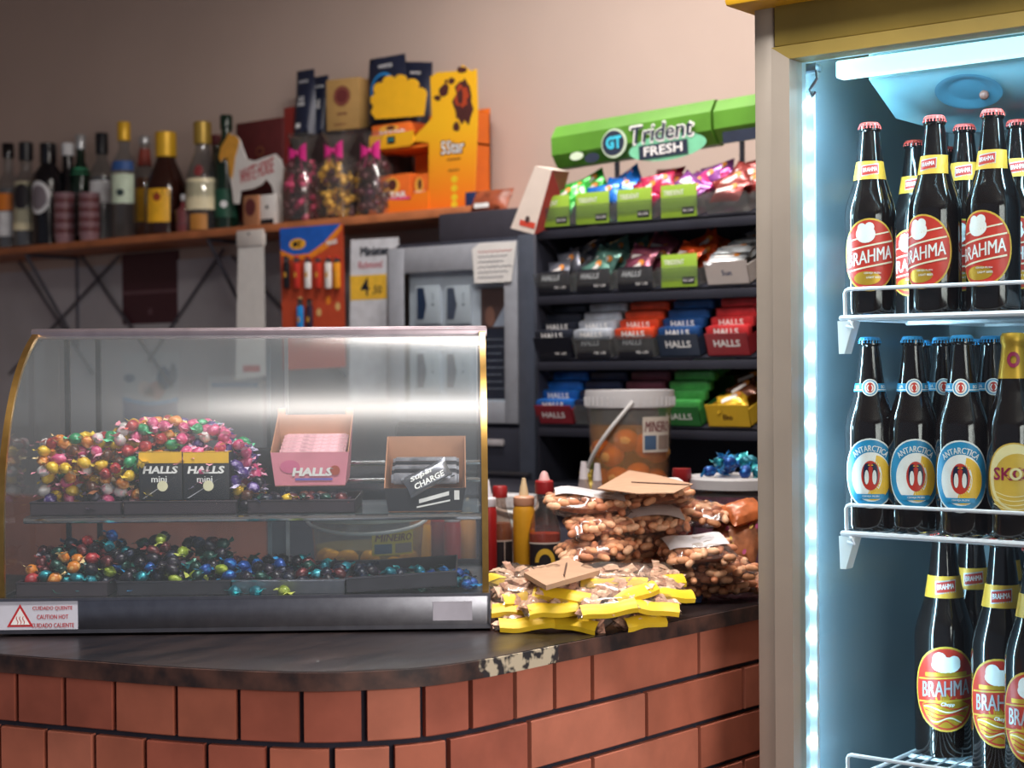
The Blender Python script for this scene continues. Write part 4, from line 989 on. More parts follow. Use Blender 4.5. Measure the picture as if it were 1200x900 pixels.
choc_bag('clear bag of gold foil chocolates tied with magenta bow on the wall shelf', 378, 421, 158, [gdf, gdf, dkf], 0, seed=3)
choc_bag('clear bag of plum foil chocolates beside the orange chocolate stand', 424, 456, 158, [ppf, dkf, dkf], 0, seed=4)
# raised ledge (box) behind bags carrying pouches: tall dark carton behind
zt = onY(395, 152, YB).z
r, w, h = carton('carton_stack', 'long dark carton behind the chocolate bags carrying pouches and kraft box', 340, 462, 153, 262, YB+.0, mat('dark_brown_card', (52, 38, 40), .7, var=.1), .08)
ztop_c = SZ+h
def pouch(label, px0, px1, y0, Y, blue=False, seed=0, tilt=0, group=None):
    a = onY(px0, 120, Y); b = onY(px1, 120, Y); w = b.x-a.x; h = onY((px0+px1)/2, y0, Y).z-ztop_c
    root = thing('coffee_pouch', label, 'pouch', TR((a.x+b.x)/2, Y, ztop_c) @ RY(tilt), group)
    m = MB(); m.grid(lambda u, v: ((u-.5)*w*(1-.12*v**3), -.030*(1-v)**.7*(1-(2*u-1)**4), v*h), 8, 10, 0); m.grid(lambda u, v: ((u-.5)*w*(1-.12*v**3), .030*(1-v)**.7*(1-(2*u-1)**4), v*h), 8, 10, 0)
    m.add([((u-.5)*w, s_*.030*(1-(2*u-1)**4), 0) for s_, us in ((-1, [0, .25, .5, .75, 1]), (1, [1, .75, .5, .25])) for u in us], [tuple(range(9))], 0)
    obj('foil_pouch', m, mat('navy_pouch', (34, 40, 62), .35, .1, var=.12), root)
    fn = lambda x, z: (x, -.030*(1-z/h)**.7*(1-(2*x/w)**4)-.0015, z)
    l = MB()
    if blue:
        l.disc((-.004, h*.52), w*.30, w*.30, 0, fn=fn, r0=.82, rings=1); l.text('ICE', (0, h*.56), h=.018, m=1, fn=fn, bold=.05); l.text('KISS', (0, h*.46), h=.018, m=1, fn=fn, bold=.05); l.text('menta', (0, h*.86), h=.012, m=1, fn=fn)
        l.quad(-.01, h*.08, .014, h*.17, 1, fn=fn)
    else:
        l.text('menta', (0, h*.82), h=.009, m=1, fn=fn); l.text('ICE', (0, h*.55), h=.012, m=1, fn=fn, bold=.04); l.text('KISS', (0, h*.47), h=.012, m=1, fn=fn, bold=.04); l.quad(-w*.2, h*.1, w*.05, h*.17, 1, fn=fn)
    obj('printed_front', l, [flat((34, 128, 196)), wl], root); return root
pouch('tall narrow navy pouch standing left of the kraft box', 347, 370, 82, YB-.0)
pouch('narrow navy pouch squeezed between the taller pouch and the kraft box', 368, 386, 89, YB+.03)
pouch('wide navy pouch with blue ring mark behind the orange display', 431, 478, 66, YB, True)
pouch('navy pouch slumped to the right behind the orange display', 466, 502, 73, YB+.03, False, tilt=8)
r, w, h = carton('kraft_box', 'kraft box with round maroon mark between the navy pouches', 385, 418, 92, 150, YB-.01, mat('ochre_card', (176, 140, 84), .7, var=.06), .08, zb=ztop_c, rz=10)
m = MB(); m.disc((-.002, h*.66), .030, .030, 0, fn=lambda x, z: (x, -.0007, z)); m.disc((-.002, h*.66), .026, .026, 1, fn=lambda x, z: (x, -.0012, z), r0=.85, rings=1); m.quad(-.02, h*.3, .016, h*.33, 0, fn=lambda x, z: (x, -.0007, z)); m.quad(-.03, h*.10, .012, h*.12, 0, fn=lambda x, z: (x, -.0007, z)); obj('printed_front', m, [flat((104, 44, 44)), flat((150, 90, 70))], r)
# chocolate bar display stand
def SP(x, y, Y, o):                      # zoomed crop pixel -> local x,z
    p = onY(310+x/3.75, 50+y/3.75, Y); return (p.x-o.x, p.z-o.z)
DY = YF2-.0; o5 = Vector((onY(495, 245, DY).x, DY, SZ))
ds = thing('chocolate_display', 'orange and yellow cardboard chocolate display stand with two shelves', 'display stand', loc=o5)
orange_g = bpy.data.materials.new('orange_yellow_card'); orange_g.use_nodes = True
n = orange_g.node_tree.nodes; l = orange_g.node_tree.links; tc = n.new('ShaderNodeTexCoord'); sx_ = n.new('ShaderNodeSeparateXYZ'); mr = n.new('ShaderNodeMapRange'); rp = n.new('ShaderNodeValToRGB')
l.new(tc.outputs['Object'], sx_.inputs[0]); l.new(sx_.outputs[2], mr.inputs[0]); mr.inputs[1].default_value = 0; mr.inputs[2].default_value = .38; l.new(mr.outputs[0], rp.inputs[0])
rp.color_ramp.elements[0].color = (*lin((242, 116, 28)), 1); rp.color_ramp.elements[1].color = (*lin((240, 182, 30)), 1); rp.color_ramp.elements[1].position = .6; l.new(rp.outputs[0], n['Principled BSDF'].inputs['Base Color']); n['Principled BSDF'].inputs['Roughness'].default_value = .5
# side/front panel on the right
pts = [(720, 740), (722, 440), (640, 430), (700, 370), (735, 330), (728, 150), (760, 130), (840, 125), (870, 98), (905, 125), (930, 115), (935, 300), (925, 640), (925, 735)]
m = MB(); m.prism([SP(x, y, DY, o5) for x, y in pts], .004, 0); obj('front_panel', m, orange_g, ds)
cl = [(540, 345), (520, 315)]
for cx, cy, r_, a0, a1 in ((545, 262, 28, 120, 260), (560, 215, 30, 150, 280), (600, 185, 30, 170, 300), (650, 180, 30, 190, 330), (700, 198, 30, 210, 350), (735, 235, 28, 250, 380)):
    for k in range(6): t_ = math.radians(a0+(a1-a0)*k/5); cl.append((cx+r_*math.cos(t_), cy+r_*math.sin(t_)))
cl += [(750, 330)]
m = MB(); m.prism([SP(x, y, DY+.05, o5) for x, y in cl], .003, 0); obj('header_cloud', m, mat('yellow_card', (240, 182, 34), .5, var=.04), ds, label='yellow scalloped header card')
a0 = SP(455, 745, DY, o5); a1 = SP(925, 735, DY, o5)
bdy = MB(); bdy.b2((a0[0], .004, 0), (a1[0]-.05, .13, .012)); bdy.b2((a0[0]+.07, .125, 0), (a1[0]-.05, .13, SP(600, 300, DY, o5)[1])); bdy.b2((a1[0]-.054, .004, 0), (a1[0]-.05, .13, SP(900, 200, DY, o5)[1]-.05))
zA = SP(500, 470, DY, o5)[1]; bdy.b2((a0[0], .004, zA-.006), (a1[0]-.05, .13, zA)); obj('tray_body', bdy, mat('orange_card', (238, 118, 32), .55, var=.04), ds)
m = MB(); m.prism([SP(x, y, DY-.003, o5) for x, y in [(458, 752), (458, 690), (640, 690), (660, 660), (720, 650), (722, 742)]], .003, 0, M=TR(0, -.003, 0)); obj('front_lip', m, orange_g, ds); m = MB(); m.prism([SP(x, y, DY-.003, o5) for x, y in [(458, 475), (462, 412), (652, 385), (655, 440), (640, 452)]], .003, 0, M=TR(0, -.003, 0)); obj('front_lip', m, orange_g, ds)
# product boxes on the stand
def pbox(x0, x1, y0, y1, Y, label):
    a = SP(x0, y1, Y, o5); b = SP(x1, y0, Y, o5); rt = thing('chocolate_box', label, 'box', loc=(o5.x+(a[0]+b[0])/2, Y, o5.z+max(a[1], .0125))); w = b[0]-a[0]; h = b[1]-max(a[1], .0125)
    q = MB(); q.b2((-w/2, 0, 0), (w/2, .09, h), bv=.001); obj('carton', q, mat('deep_orange_card', (232, 112, 40), .5, var=.1, scale=25), rt)
    q = MB(); fn = lambda x, z: (x, -.0008, z); q.disc((-w*.05, h*.55), w*.26, h*.34, 0, fn=fn, n=20); q.disc((.0, h*.6), w*.12, h*.22, 1, fn=fn and (lambda x, z: (x, -.0014, z)), n=14); q.text('5STAR', (w*.05, h*.2), h=h*.24, w=w*.7, m=2, fn=lambda x, z: (x, -.002, z), bold=.04); q.quad(-w/2, 0, w/2, h*.08, 3, fn=lambda x, z: (x, -.0024, z))
    obj('printed_front', q, [flat((240, 176, 70)), flat((88, 40, 34)), W_, flat((226, 60, 140))], rt)
pbox(488, 640, 572, 700, DY+.008, 'orange chocolate bar box on the lower shelf of the orange display, left')
pbox(650, 718, 575, 690, DY+.012, 'narrow chocolate bar box on the lower display shelf, right')
pbox(472, 640, 345, 412, DY+.008, 'orange chocolate bar box on the upper shelf of the orange display')
q = MB(); fn = lambda x, z: (x, -.0008, z); fn2 = lambda x, z: (x, -.0016, z); fn3 = lambda x, z: (x, -.0024, z)
c = SP(868, 240, DY, o5); 
def blob(mb, cx, cy, rx, ry, m_, f, seed, n=18):
    rr = random.Random(seed); pp = [SP(cx+rx*math.cos(2*PI*i/n)*rr.uniform(.7, 1.15), cy+ry*math.sin(2*PI*i/n)*rr.uniform(.7, 1.15), DY, o5) for i in range(n)]; ctr = SP(cx, cy, DY, o5)
    mb.add([f(*ctr)]+[f(*p) for p in pp], [(0, i+1, (i+1) % n+1) for i in range(n)], m_)
blob(q, 875, 260, 46, 115, 0, fn, 1); blob(q, 868, 235, 30, 55, 1, fn2, 2); blob(q, 862, 238, 14, 36, 0, fn3, 3); blob(q, 790, 210, 24, 30, 0, fn, 4, 9); blob(q, 760, 242, 16, 14, 0, fn, 5, 8); blob(q, 822, 168, 16, 16, 0, fn, 6, 8); blob(q, 866, 120, 28, 16, 0, fn, 7, 9); blob(q, 845, 370, 18, 24, 0, fn, 8, 8); blob(q, 800, 170, 8, 10, 0, fn, 9, 7)
t5 = SP(828, 458, DY, o5); q.text('5Star', (t5[0], t5[1]), h=.042, w=.090, m=0, fn=fn, bold=.06); q.text('5Star', (t5[0], t5[1]), h=.036, w=.082, m=2, fn=fn2, bold=.01)
for yy, ww in ((512, .05), (560, .04)): cc = SP(832, yy, DY, o5); q.quad(cc[0]-ww/2, cc[1]-.003, cc[0]+ww/2, cc[1]+.003, 3, fn=fn)
for yy in (600, 640, 680, 712): cc = SP(835, yy, DY, o5); q.disc(cc, .012, .010, 4, fn=fn, n=14)
cc = SP(556, 428, DY-.004, o5); q.quad(cc[0]-.015, cc[1]-.010, cc[0]+.015, cc[1]+.010, 5, fn=lambda x, z: (x, -.0045, z)); q.text('0,90', cc, h=.010, w=.022, m=6, fn=lambda x, z: (x, -.0055, z))
cc = SP(515, 720, DY-.004, o5); q.text('APROVEITE', cc, h=.009, w=.056, m=5, fn=lambda x, z: (x, -.0045, z), bold=.04)
obj('printed_artwork', q, [flat((74, 36, 34)), flat((176, 66, 34)), W_, flat((170, 110, 30)), flat((226, 196, 40)), K_, flat((80, 180, 190))], ds)
r, w, h = carton('small_box', 'small dark blue box at the right foot of the orange display', 545, 557, 225, 244, DY-.03, mat('dark_blue_card', (32, 48, 92), .5), .03)
# right of the shelf end: shelf ledge box with bags, and a white red carton
# ledge = top of cigarette cabinet region handled below
# ================================================================ HANGING UNDER THE SHELF
def flatsheet(name, label, cat, pts, Y, m, th=.0012, curl=0, parent=None):
    P = [onY(x, y, Y) for x, y in pts]; cx = sum(p.x for p in P)/len(P); cz = min(p.z for p in P)
    root = thing(name, label, cat, loc=(cx, Y, cz)); q = MB(); q.prism([(p.x-cx, p.z-cz) for p in P], th, 0); obj('sheet', q, m, root)
    def loc(x, y):
        p = onY(x, y, Y); return (p.x-cx, p.z-cz)
    return root, loc
HYs = SY0-.0015
st, L = flatsheet('paper_roll_strip', 'long white paper strip hanging from the wall shelf edge', 'paper', [(279, 288), (309, 286), (311, 440), (276, 446)], HYs, paper)
q = MB(); a = L(278, 290); b = L(309, 268); q.b2((a[0], -.004, a[1]), (b[0], .010, b[1]), bv=.003); obj('folded_head', q, mat('pale_fold', (206, 200, 196), .7, var=.05), st)
q = MB(); c = L(293, 274); q.disc(c, .004, .004, 0, fn=lambda x, z: (x, -.0055, z), n=12); obj('pin', q, K_, st)
q = MB(); a = L(285, 436); b = L(305, 428); q.quad(a[0], a[1], b[0], b[1], 0, fn=lambda x, z: (x, -.0006, z)); obj('red_mark', q, flat((196, 96, 90)), st)
# lighter card
lc, L = flatsheet('lighter_card', 'orange and blue hanging card of pocket lighters below the shelf', 'display card', [(328, 268), (402, 262), (405, 430), (332, 434)], HYs, mat('orange_red_card', (196, 76, 46), .5, var=.08))
q = MB(); f1 = lambda x, z: (x, -.0006, z); f2 = lambda x, z: (x, -.0011, z); f3 = lambda x, z: (x, -.0016, z)
q.add([f1(*L(x, y)) for x, y in ((328, 268), (400, 262), (380, 284), (362, 297), (344, 299), (329, 293))], [tuple(range(6))], 0)
q.add([f1(*L(x, y)) for x, y in ((329, 293), (344, 299), (362, 297), (380, 284), (400, 262), (401, 268), (384, 291), (364, 303), (344, 305), (329, 299))], [(0, 1, 8, 9), (1, 2, 7, 8), (2, 3, 6, 7), (3, 4, 5, 6)], 1)
c = L(349, 286); q.disc(c, .034, .016, 2, fn=f2, n=24); q.text('BIC', (c[0]-.002, c[1]), h=.017, w=.036, m=3, fn=f3, bold=.05, shear=.2); c = L(389, 284); q.text('MAXI', c, h=.012, w=.040, m=4, fn=f2, bold=.05, sk=.1)
for k in range(5): c = L(352+k*11, 352+7*(k % 3)); q.disc(c, .010, .012, 1 if k % 2 else 5, fn=f1, n=14)
obj('printed_front', q, [flat((30, 96, 196)), flat((240, 140, 40)), flat((246, 180, 50)), K_, W_, flat((226, 184, 120))], lc)
def lighter(px, y0, y1, m, lab, top):
    a = onY(px, y0, HYs-.012); b = onY(px, y1, HYs-.012); h = a.z-b.z; w = .019
    t = thing('pocket_lighter', lab, 'lighter', loc=(a.x, HYs-.013, b.z), group='lighters on the orange card')
    q = MB(); q.b2((-w/2, -.006, 0), (w/2, .006, h*.80), bv=.003); obj('body', q, m, t)
    q = MB(); q.b2((-w/2+.001, -.005, h*.80), (w/2-.001, .005, h*.93), bv=.001); obj('metal_hood', q, steel, t)
    q = MB(); q.lathe([(.004, -.004), (.004, .004)], 10, M=TR(.002, 0, h*.95) @ RX(90)); q.b2((-w/2+.002, -.004, h*.92), (-.002, .004, h), bv=.001); obj('spark_wheel', q, flat((196, 50, 40)) if top else K_, t)
    q = MB(); q.disc((0, h*.42), .005, .008, 0, fn=lambda x, z: (x, -.0067, z), n=14); obj('round_logo', q, flat((230, 170, 60)), t)
for px, m_, lab in ((336, K_, 'black pocket lighter at top left of the orange card'), (348, flat((196, 52, 42)), 'red pocket lighter between black and white ones on the card'), (361, W_, 'white pocket lighter, left of the two white ones on the orange card'),
                    (373, flat((200, 54, 40)), 'red pocket lighter between the two white ones on the card'), (385, flat((236, 234, 232)), 'white pocket lighter, right of the two white ones on the orange card'), (395, flat((240, 160, 40)), 'yellow pocket lighter at top right of the orange card')):
    lighter(px, 300, 338, m_, lab, px != 336)
lighter(352, 350, 392, flat((30, 140, 220)), 'blue pocket lighter in the lower row of the orange card', False)
lighter(363, 350, 392, flat((50, 36, 58)), 'dark purple pocket lighter in the lower row of the orange card', False)
# price poster
pp, L = flatsheet('price_poster', 'white price poster with yellow 4,50 band left of the grey cabinet', 'poster', [(411, 281), (467, 278), (467, 290), (453, 292), (453, 468), (409, 470)], HYs+.0, mat('poster_white', (214, 216, 224), .6))
q = MB(); c = L(438, 294); q.text('Minister', (c[0]+.003, c[1]), h=.024, w=.105, m=0, fn=f1, bold=.04); c = L(434, 310); q.text('Richmond', c, h=.021, w=.090, m=1, fn=f1, bold=.02); a = L(411, 352); b = L(453, 321); q.quad(a[0], a[1], b[0], b[1], 2, fn=f1); c = L(428, 336); q.text('4', c, h=.050, m=0, fn=f2, bold=.01); c = L(442, 340); q.text(',50', c, h=.026, m=0, fn=f2, bold=.01)
obj('printed_front', q, [flat((24, 34, 50)), flat((186, 66, 84)), flat((240, 190, 60))], pp)
# things on the wall beneath the shelf
def poster(name, label, cat, x0, y0, x1, y1, m, th=.002):
    Y = WY-.0102; a = onY(x0, y0, Y); b = onY(x1, y1, Y); t = thing(name, label, cat, loc=((a.x+b.x)/2, Y, b.z)); w = b.x-a.x; h = a.z-b.z
    obj('sheet', MB().b2((-w/2, 0, 0), (w/2, th, h)), m, t); return t, w, h
t, w, h = poster('wall_plaque', 'dark maroon plaque on the wall under the bottle shelf', 'plaque', 143, 298, 208, 378, mat('dark_maroon_board', (72, 34, 46), .5, var=.06), .01)
q = MB(); q.quad(-w/2, h*.42, w/2, h*.47, 0, fn=f1); q.disc((.004, h*.17), .012, .012, 0, fn=f1, n=16); obj('printed_lines', q, flat((112, 80, 88)), t)
t, w, h = poster('ice_cream_poster', 'faded blue and white ice cream poster seen through the case', 'poster', 144, 414, 209, 502, mat('pale_poster', (188, 192, 198), .7, var=.05))
q = MB(); q.grid(lambda u, v: (-w/2+w*u, -.0006, h*(.0+v*(.36-.06*math.sin(PI*u)))), 12, 1, 0); q.grid(lambda u, v: (-w/2+w*u, -.0009, h*((.36-.06*math.sin(PI*u))+v*.05)), 12, 1, 1)
for cx, cz, rx, rz, mm in ((-.10, .52, .12, .10, 2), (.12, .50, .15, .12, 3), (.25, .66, .12, .16, 4), (.42, .72, .07, .14, 5), (-.38, .66, .10, .06, 4), (-.02, .46, .1, .05, 6)): q.disc((cx*w, cz*h), rx*w, rz*h, mm, fn=f2, n=16)
q.text('sorvetes', (0, h*.17), h=h*.06, m=1, fn=f2)
obj('printed_front', q, [flat((30, 62, 124)), flat((40, 140, 200)), flat((206, 190, 184)), flat((190, 150, 140)), flat((58, 88, 124)), flat((120, 124, 136)), flat((206, 170, 150))], t)
t, w, h = poster('price_list', 'white ruled price list sheet seen through the case glass', 'sheet', 244, 441, 308, 534, mat('sheet_white', (206, 210, 218), .7, var=.03))
q = MB(); q.quad(-w*.44, h*.86, w*.44, h*.92, 0, fn=f1)
for k in range(9): q.quad(-w*.44, h*(.10+k*.085), w*.44, h*(.105+k*.085), 1, fn=f1)
for k in range(4): q.quad(-w*.44+k*w*.25, h*.08, -w*.435+k*w*.25, h*.86, 1, fn=f1)
obj('ruled_lines', q, [flat((120, 160, 200)), flat((160, 168, 184))], t)
# ================================================================ GREY PACK CABINET
CY = 3.20
def P2(px, py, Y=CY): p = onY(px, py, Y); return p.x, p.z
cx0, czt = P2(455, 292); cx1, _ = P2(625, 400); czb = BZ
zt_ = P2(455, 292)[1]
cb = thing('pack_cabinet', 'grey framed cabinet with glass front showing rows of slim packs', 'cabinet', loc=((cx0+cx1)/2, CY, BZ))
o = Vector(((cx0+cx1)/2, CY, BZ))
def lc_(px, py, Y=CY): p = onY(px, py, Y); return p.x-o.x, p.z-o.z
hcab = zt_-BZ
q = MB(); xl_, _ = lc_(455, 400); xr_, _ = lc_(626, 400)
q.b2((xl_+.004, .03, .0), (xr_, .31, hcab+.012), bv=.004); obj('shell', q, mat('gunmetal_shell', (62, 66, 80), .45, .4, var=.1), cb)
fm = mat('grey_frame_metal', (158, 162, 172), .45, .1, var=.08)
xi0, zi0 = lc_(474, 470); xi1, zi1 = lc_(590, 314); xo1, _ = lc_(606, 400); zo0 = lc_(500, 495)[1]
q = MB(); q.b2((xl_, 0, zo0), (xi0, .03, hcab), bv=.003); q.b2((xi1, 0, zo0), (xo1, .03, hcab), bv=.003); q.b2((xi0, 0, zi1), (xi1, .03, hcab), bv=.003); q.b2((xi0, 0, zo0), (xi1, .03, zi0), bv=.003)
obj('door_frame', q, fm, cb)
q = MB(); q.b2((xo1+.004, .0, .0), (xr_, .03, hcab+.012), bv=.002); obj('side_post', q, mat('blue_grey_metal', (104, 112, 128), .35, .5, var=.08), cb)
q = MB(); q.b2((xl_+.02, .005, .0), (xo1, .03, zo0-.01), bv=.002); obj('lower_drawer', q, mat('dark_drawer', (44, 46, 58), .5), cb)
q = MB(); a = lc_(568, 522); q.b2((a[0]-.006, -.004, a[1]), (a[0]+.062, .004, a[1]+.016), bv=.002); obj('drawer_label', q, mat('label_grey', (172, 168, 172), .6), cb)
q = MB(); q.tube([(xl_+.03, -.01, .012), (xr_-.01, -.01, .012)], .006); obj('bottom_rail', q, steel, cb)
q = MB(); q.b2((xi0, .024, zi0), (xi1, .029, zi1)); obj('back_board', q, mat('pale_board', (226, 228, 236), .5, var=.03), cb)
f1c = lambda x, z: (x, .0235, z)
q = MB(); a = lc_(558, 466); b = lc_(589, 336); c_ = lc_(589, 384); 
q.quad(a[0], a[1]-.004, b[0], b[1], 0, fn=f1c); q.quad(a[0], c_[1], b[0], b[1], 1, fn=lambda x, z: (x, .0225, z))
q.disc((a[0]+.03, c_[1]+.03), .016, .026, 2, fn=lambda x, z: (x, .0215, z), n=16); q.add([(a[0]+.04, .021, c_[1]+.004), (b[0]-.004, .021, c_[1]+.004), (b[0]-.002, .021, c_[1]+.07)], [(0, 1, 2)], 3)
for k in range(8): q.quad(a[0]+.012, a[1]+.022+k*.018, b[0]-.012-(k % 3)*.006, a[1]+.0235+k*.018, 3, fn=lambda x, z: (x, .0225, z))
obj('side_notice', q, [flat((32, 40, 60)), flat((96, 66, 62)), flat((150, 100, 84)), flat((180, 182, 196))], cb, label='dark notice with photograph and pale lines of text')
q = MB(); q.b2((xi0, .002, zi0), (xi1, .004, zi1)); obj('glass_pane', q, film('pane_glass', (240, 244, 246), .8, .05), cb)
for r_, (ya, yb) in enumerate(((334, 380), (412, 460))):
    for c, (xa, xb) in enumerate(((487, 514), (522, 550))):
        a = onY(xa, yb, CY+.0125); b = onY(xb, ya, CY+.0125)
        t = thing('slim_pack', 'white slim pack with %s stripe, %s %s in the grey cabinet' % (('dark blue', 'grey')[c], ('upper', 'lower')[r_], ('left', 'right')[c]), 'pack', loc=((a.x+b.x)/2, CY+.0125, a.z))
        w, h = b.x-a.x, b.z-a.z
        obj('carton', MB().b2((-w/2, 0, 0), (w/2, .010, h), bv=.0015), mat('pack_white', (224, 226, 232), .5, var=.02), t)
        q = MB(); q.add([(-w*.42, -.0006, h*.12), (-w*.42, -.0006, h*.95), (-w*.14, -.0006, h*.95), (-w*.02, -.0006, h*.5), (-w*.14, -.0006, h*.12)], [(0, 1, 2, 3, 4)], 0)
        q.disc((w*.25, h*.5), w*.05, w*.05, 1, fn=f1, n=12); q.quad(w*.235, h*.6, w*.265, h*.82, 1, fn=f1); obj('printed_front', q, [flat((26, 54, 88)) if c == 0 else flat((84, 92, 112)), flat((120, 126, 140))], t)
nt, L = flatsheet('paper_note', 'handwritten white note taped to the top of the grey cabinet', 'note', [(553, 292), (562, 285), (605, 283), (603, 300), (599, 330), (556, 332)], CY-.004, paper)
q = MB()
for k in range(6):
    a = L(560, 296+k*6); b = L(600-(k % 3)*5, 296+k*6)
    q.grid(lambda u, v: (a[0]+(b[0]-a[0])*u, -.0008, a[1]+.002*math.sin(u*40+k)+.0018*v), 30, 1, 1 if k == 0 else 0)
obj('handwriting', q, [flat((70, 74, 96)), flat((190, 90, 90))], nt)
# dark ledge box above the cabinet, up to the shelf
r = thing('ledge_board', 'dark board on top of the grey cabinet below the shelf end', 'board', loc=(o.x, CY, BZ+hcab+.012))
zl_ = SZ-.03-(BZ+hcab+.012)
obj('panel', MB().b2((xl_+.13, .06, 0), (xr_+.02, .28, zl_+.006), bv=.003), mat('dark_ledge', (54, 52, 62), .6, var=.1), r)
LZ = BZ+hcab+.012+zl_+.006
t = thing('biscuit_bag', 'red-brown crumpled snack bag right of the orange display', 'bag', loc=onY(576, 250, CY+.12)); t.location.z = LZ+.001
q = MB(); q.pillow(.13, .07, .04, 0, M=TR(0, 0, .030) @ RX(62), seed=8); obj('wrapper', q, mat('red_brown_wrapper', (150, 76, 50), .4, var=.4, scale=30), t)
q = MB(); q.quad(-.03, .01, .02, .022, 0, fn=lambda x, z: (x, -.036, z)); obj('white_patch', q, W_, t)
# leaning white and red carton
t = thing('leaning_carton', 'white carton with red edge leaning at the left of the candy rack', 'box', TR(*onY(616, 272, 3.0)) @ RY(16) @ RZ(14))
h = .155
q = MB(); q.add([(-.040, 0, 0), (.022, 0, 0), (.034, 0, h), (-.012, 0, h), (-.040, .10, 0), (.022, .10, 0), (.034, .10, h), (-.012, .10, h)], [(0, 1, 2, 3), (4, 7, 6, 5), (0, 3, 7, 4), (0, 4, 5, 1), (3, 2, 6, 7)], 0)
obj('carton', q, mat('cream_card', (226, 212, 202), .6, var=.04), t)
q = MB(); q.add([(.022, 0, 0), (.034, 0, h), (.034, .10, h), (.022, .10, 0), (.034, -.004, h), (.060, .01, h*.70), (.050, .03, .02), (.024, -.004, 0)], [(0, 1, 2, 3), (4, 5, 6, 7)], 0); obj('red_side', q, mat('brick_red_card', (158, 56, 48), .6, var=.12), t)
q = MB(); q.quad(-.020, .012, .020, .026, 0, fn=f1); q.disc((-.002, .030), .006, .008, 1, fn=f2, n=12); obj('printed_front', q, [flat((210, 70, 50)), flat((70, 50, 50))], t)

# ================================================================ CANDY RACK
RY_ = 3.03
rows = [onY(651, y, RY_).z for y in (268, 345, 422, 499)]
colx = [onY(p, 300, RY_).x for p in (651, 697, 746, 798, 855)]
cw = (colx[4]-colx[0])/4
rx0 = onY(634, 400, RY_).x-.004; rx1 = colx[4]+cw*2.3
rk = thing('candy_rack', 'dark tiered metal candy rack on the back counter', 'rack', loc=(rx0, RY_, BZ))
rw = rx1-rx0; rackm = mat('rack_dark_metal', (46, 48, 60), .5, .3, var=.15, scale=12)
SL = 20
q = MB(); q.b2((0, .24, .0), (rw, .25, rows[0]-BZ+.10)); q.b2((0, -.012, 0), (rw, .25, .008)); obj('back_panel', q, rackm, rk)
for x in (0, rw-.004):
    q = MB(); q.b2((x, -.012, .0), (x+.004, .25, rows[0]-BZ+.02), bv=.001); obj('side_panel', q, rackm, rk)
for z in rows:
    q = MB(); q.box((rw/2, .118, 0), (rw-.01, .25, .003), 0, M=TR(0, 0, z-BZ+.003) @ RX(SL) @ TR(0, 0, 0)); q.b2((.004, -.012, z-BZ-.024), (rw-.004, -.006, z-BZ-.004), bv=.001)
    obj('sloping_shelf', q, rackm, rk)
TM = lambda r, c: TR(colx[c], RY_-.004, rows[r]+.005) @ RX(SL)
def acrylic_tray(r, c, label, solid=None, h=.045, name='candy_tray'):
    t = thing(name, label, 'tray', TM(r, c)); w = cw*.90; q = MB()
    q.b2((-w/2, 0, 0), (w/2, .20, .002)); q.b2((-w/2, 0, 0), (w/2, .002, h)); q.b2((-w/2, 0, 0), (-w/2+.002, .20, h*.8)); q.b2((w/2-.002, 0, 0), (w/2, .20, h*.8)); q.b2((-w/2, .198, 0), (w/2, .20, h))
    obj('box', q, solid or plastic, t); return t, w
def price_tag(t, w, lime, txt='HALLS', h=.072, bot=0):
    M_ = TR(0, -.003, bot) @ RX(-SL); q = MB(); q.b2((-w*.44, -.0012, 0), (w*.44, 0, h), bv=.0004)
    g = obj('price_tag', q, mat('lime_tag', (150, 188, 62), .5, var=.03) if lime else mat('black_tag', (26, 28, 38), .45), t, M=M_)
    q = MB(); f = lambda x, z: (x, -.0018, z); ff = lambda x, z: (x, -.0024, z)
    if lime:
        q.text('TRIDENT', (-w*.12, h*.76), h=.011, w=w*.50, m=0, fn=f, bold=.03); q.quad(w*.08, h*.08, w*.38, h*.30, 1, fn=f); q.text('R$ 2,00', (w*.23, h*.19), h=.007, w=w*.24, m=0, fn=ff)
    else:
        q.text('HALLS', (-w*.08, h*.68), h=.013, w=w*.50, m=0, fn=f, bold=.04, shear=.2); q.text('R$ 1,50', (w*.18, h*.22), h=.007, w=w*.30, m=0, fn=f)
    obj('tag_print', q, [W_, K_], g)
def gum_packs(r, c, cols, n, what, size=(.070, .050, .016), tilt=35, seed=0, z0=.012):
    rr = random.Random(seed+r*10+c)
    for k in range(n):
        cm, nm = cols[k % len(cols)]
        M_ = TM(r, c) @ TR(rr.uniform(-.014, .014), .028+.155*k/max(1, n-1), z0+.018+.012*(k % 2)) @ RX(tilt+rr.uniform(-12, 12)) @ RZ(rr.uniform(-35, 35)) @ RY(rr.uniform(-10, 10))
        t = thing('gum_pack', '%s %s' % (nm, what), 'gum pack', M_, group='%s %s' % (nm, what))
        q = MB(); q.pillow(size[0], size[1], size[2], 0, seed=k+c*7, nu=8, nv=6); obj('wrapper', q, cm, t)
        q = MB(); q.quad(-size[0]*.3, -.004, size[0]*.2, .006, 0, fn=lambda x, z: (x, z, size[2]*.50+.0008), sk=.008); q.disc((size[0]*.22, .008), .009, .007, 1, fn=lambda x, z: (x, z, size[2]*.47+.0010), n=12)
        obj('print', q, [flat((230, 226, 224)), flat((236, 150, 60))], t)
fo = lambda nm, rgb: mat(nm, rgb, .25, .35, var=.35, scale=60, coat=.3)
gG, gB_, gR, gP, gPu, gBr = fo('green_foil', (52, 168, 62)), fo('blue_foil', (22, 104, 196)), fo('crimson_foil', (186, 40, 84)), fo('magenta_wrap', (204, 56, 130)), fo('violet_foil', (130, 66, 140)), fo('brown_red_foil', (140, 56, 54))
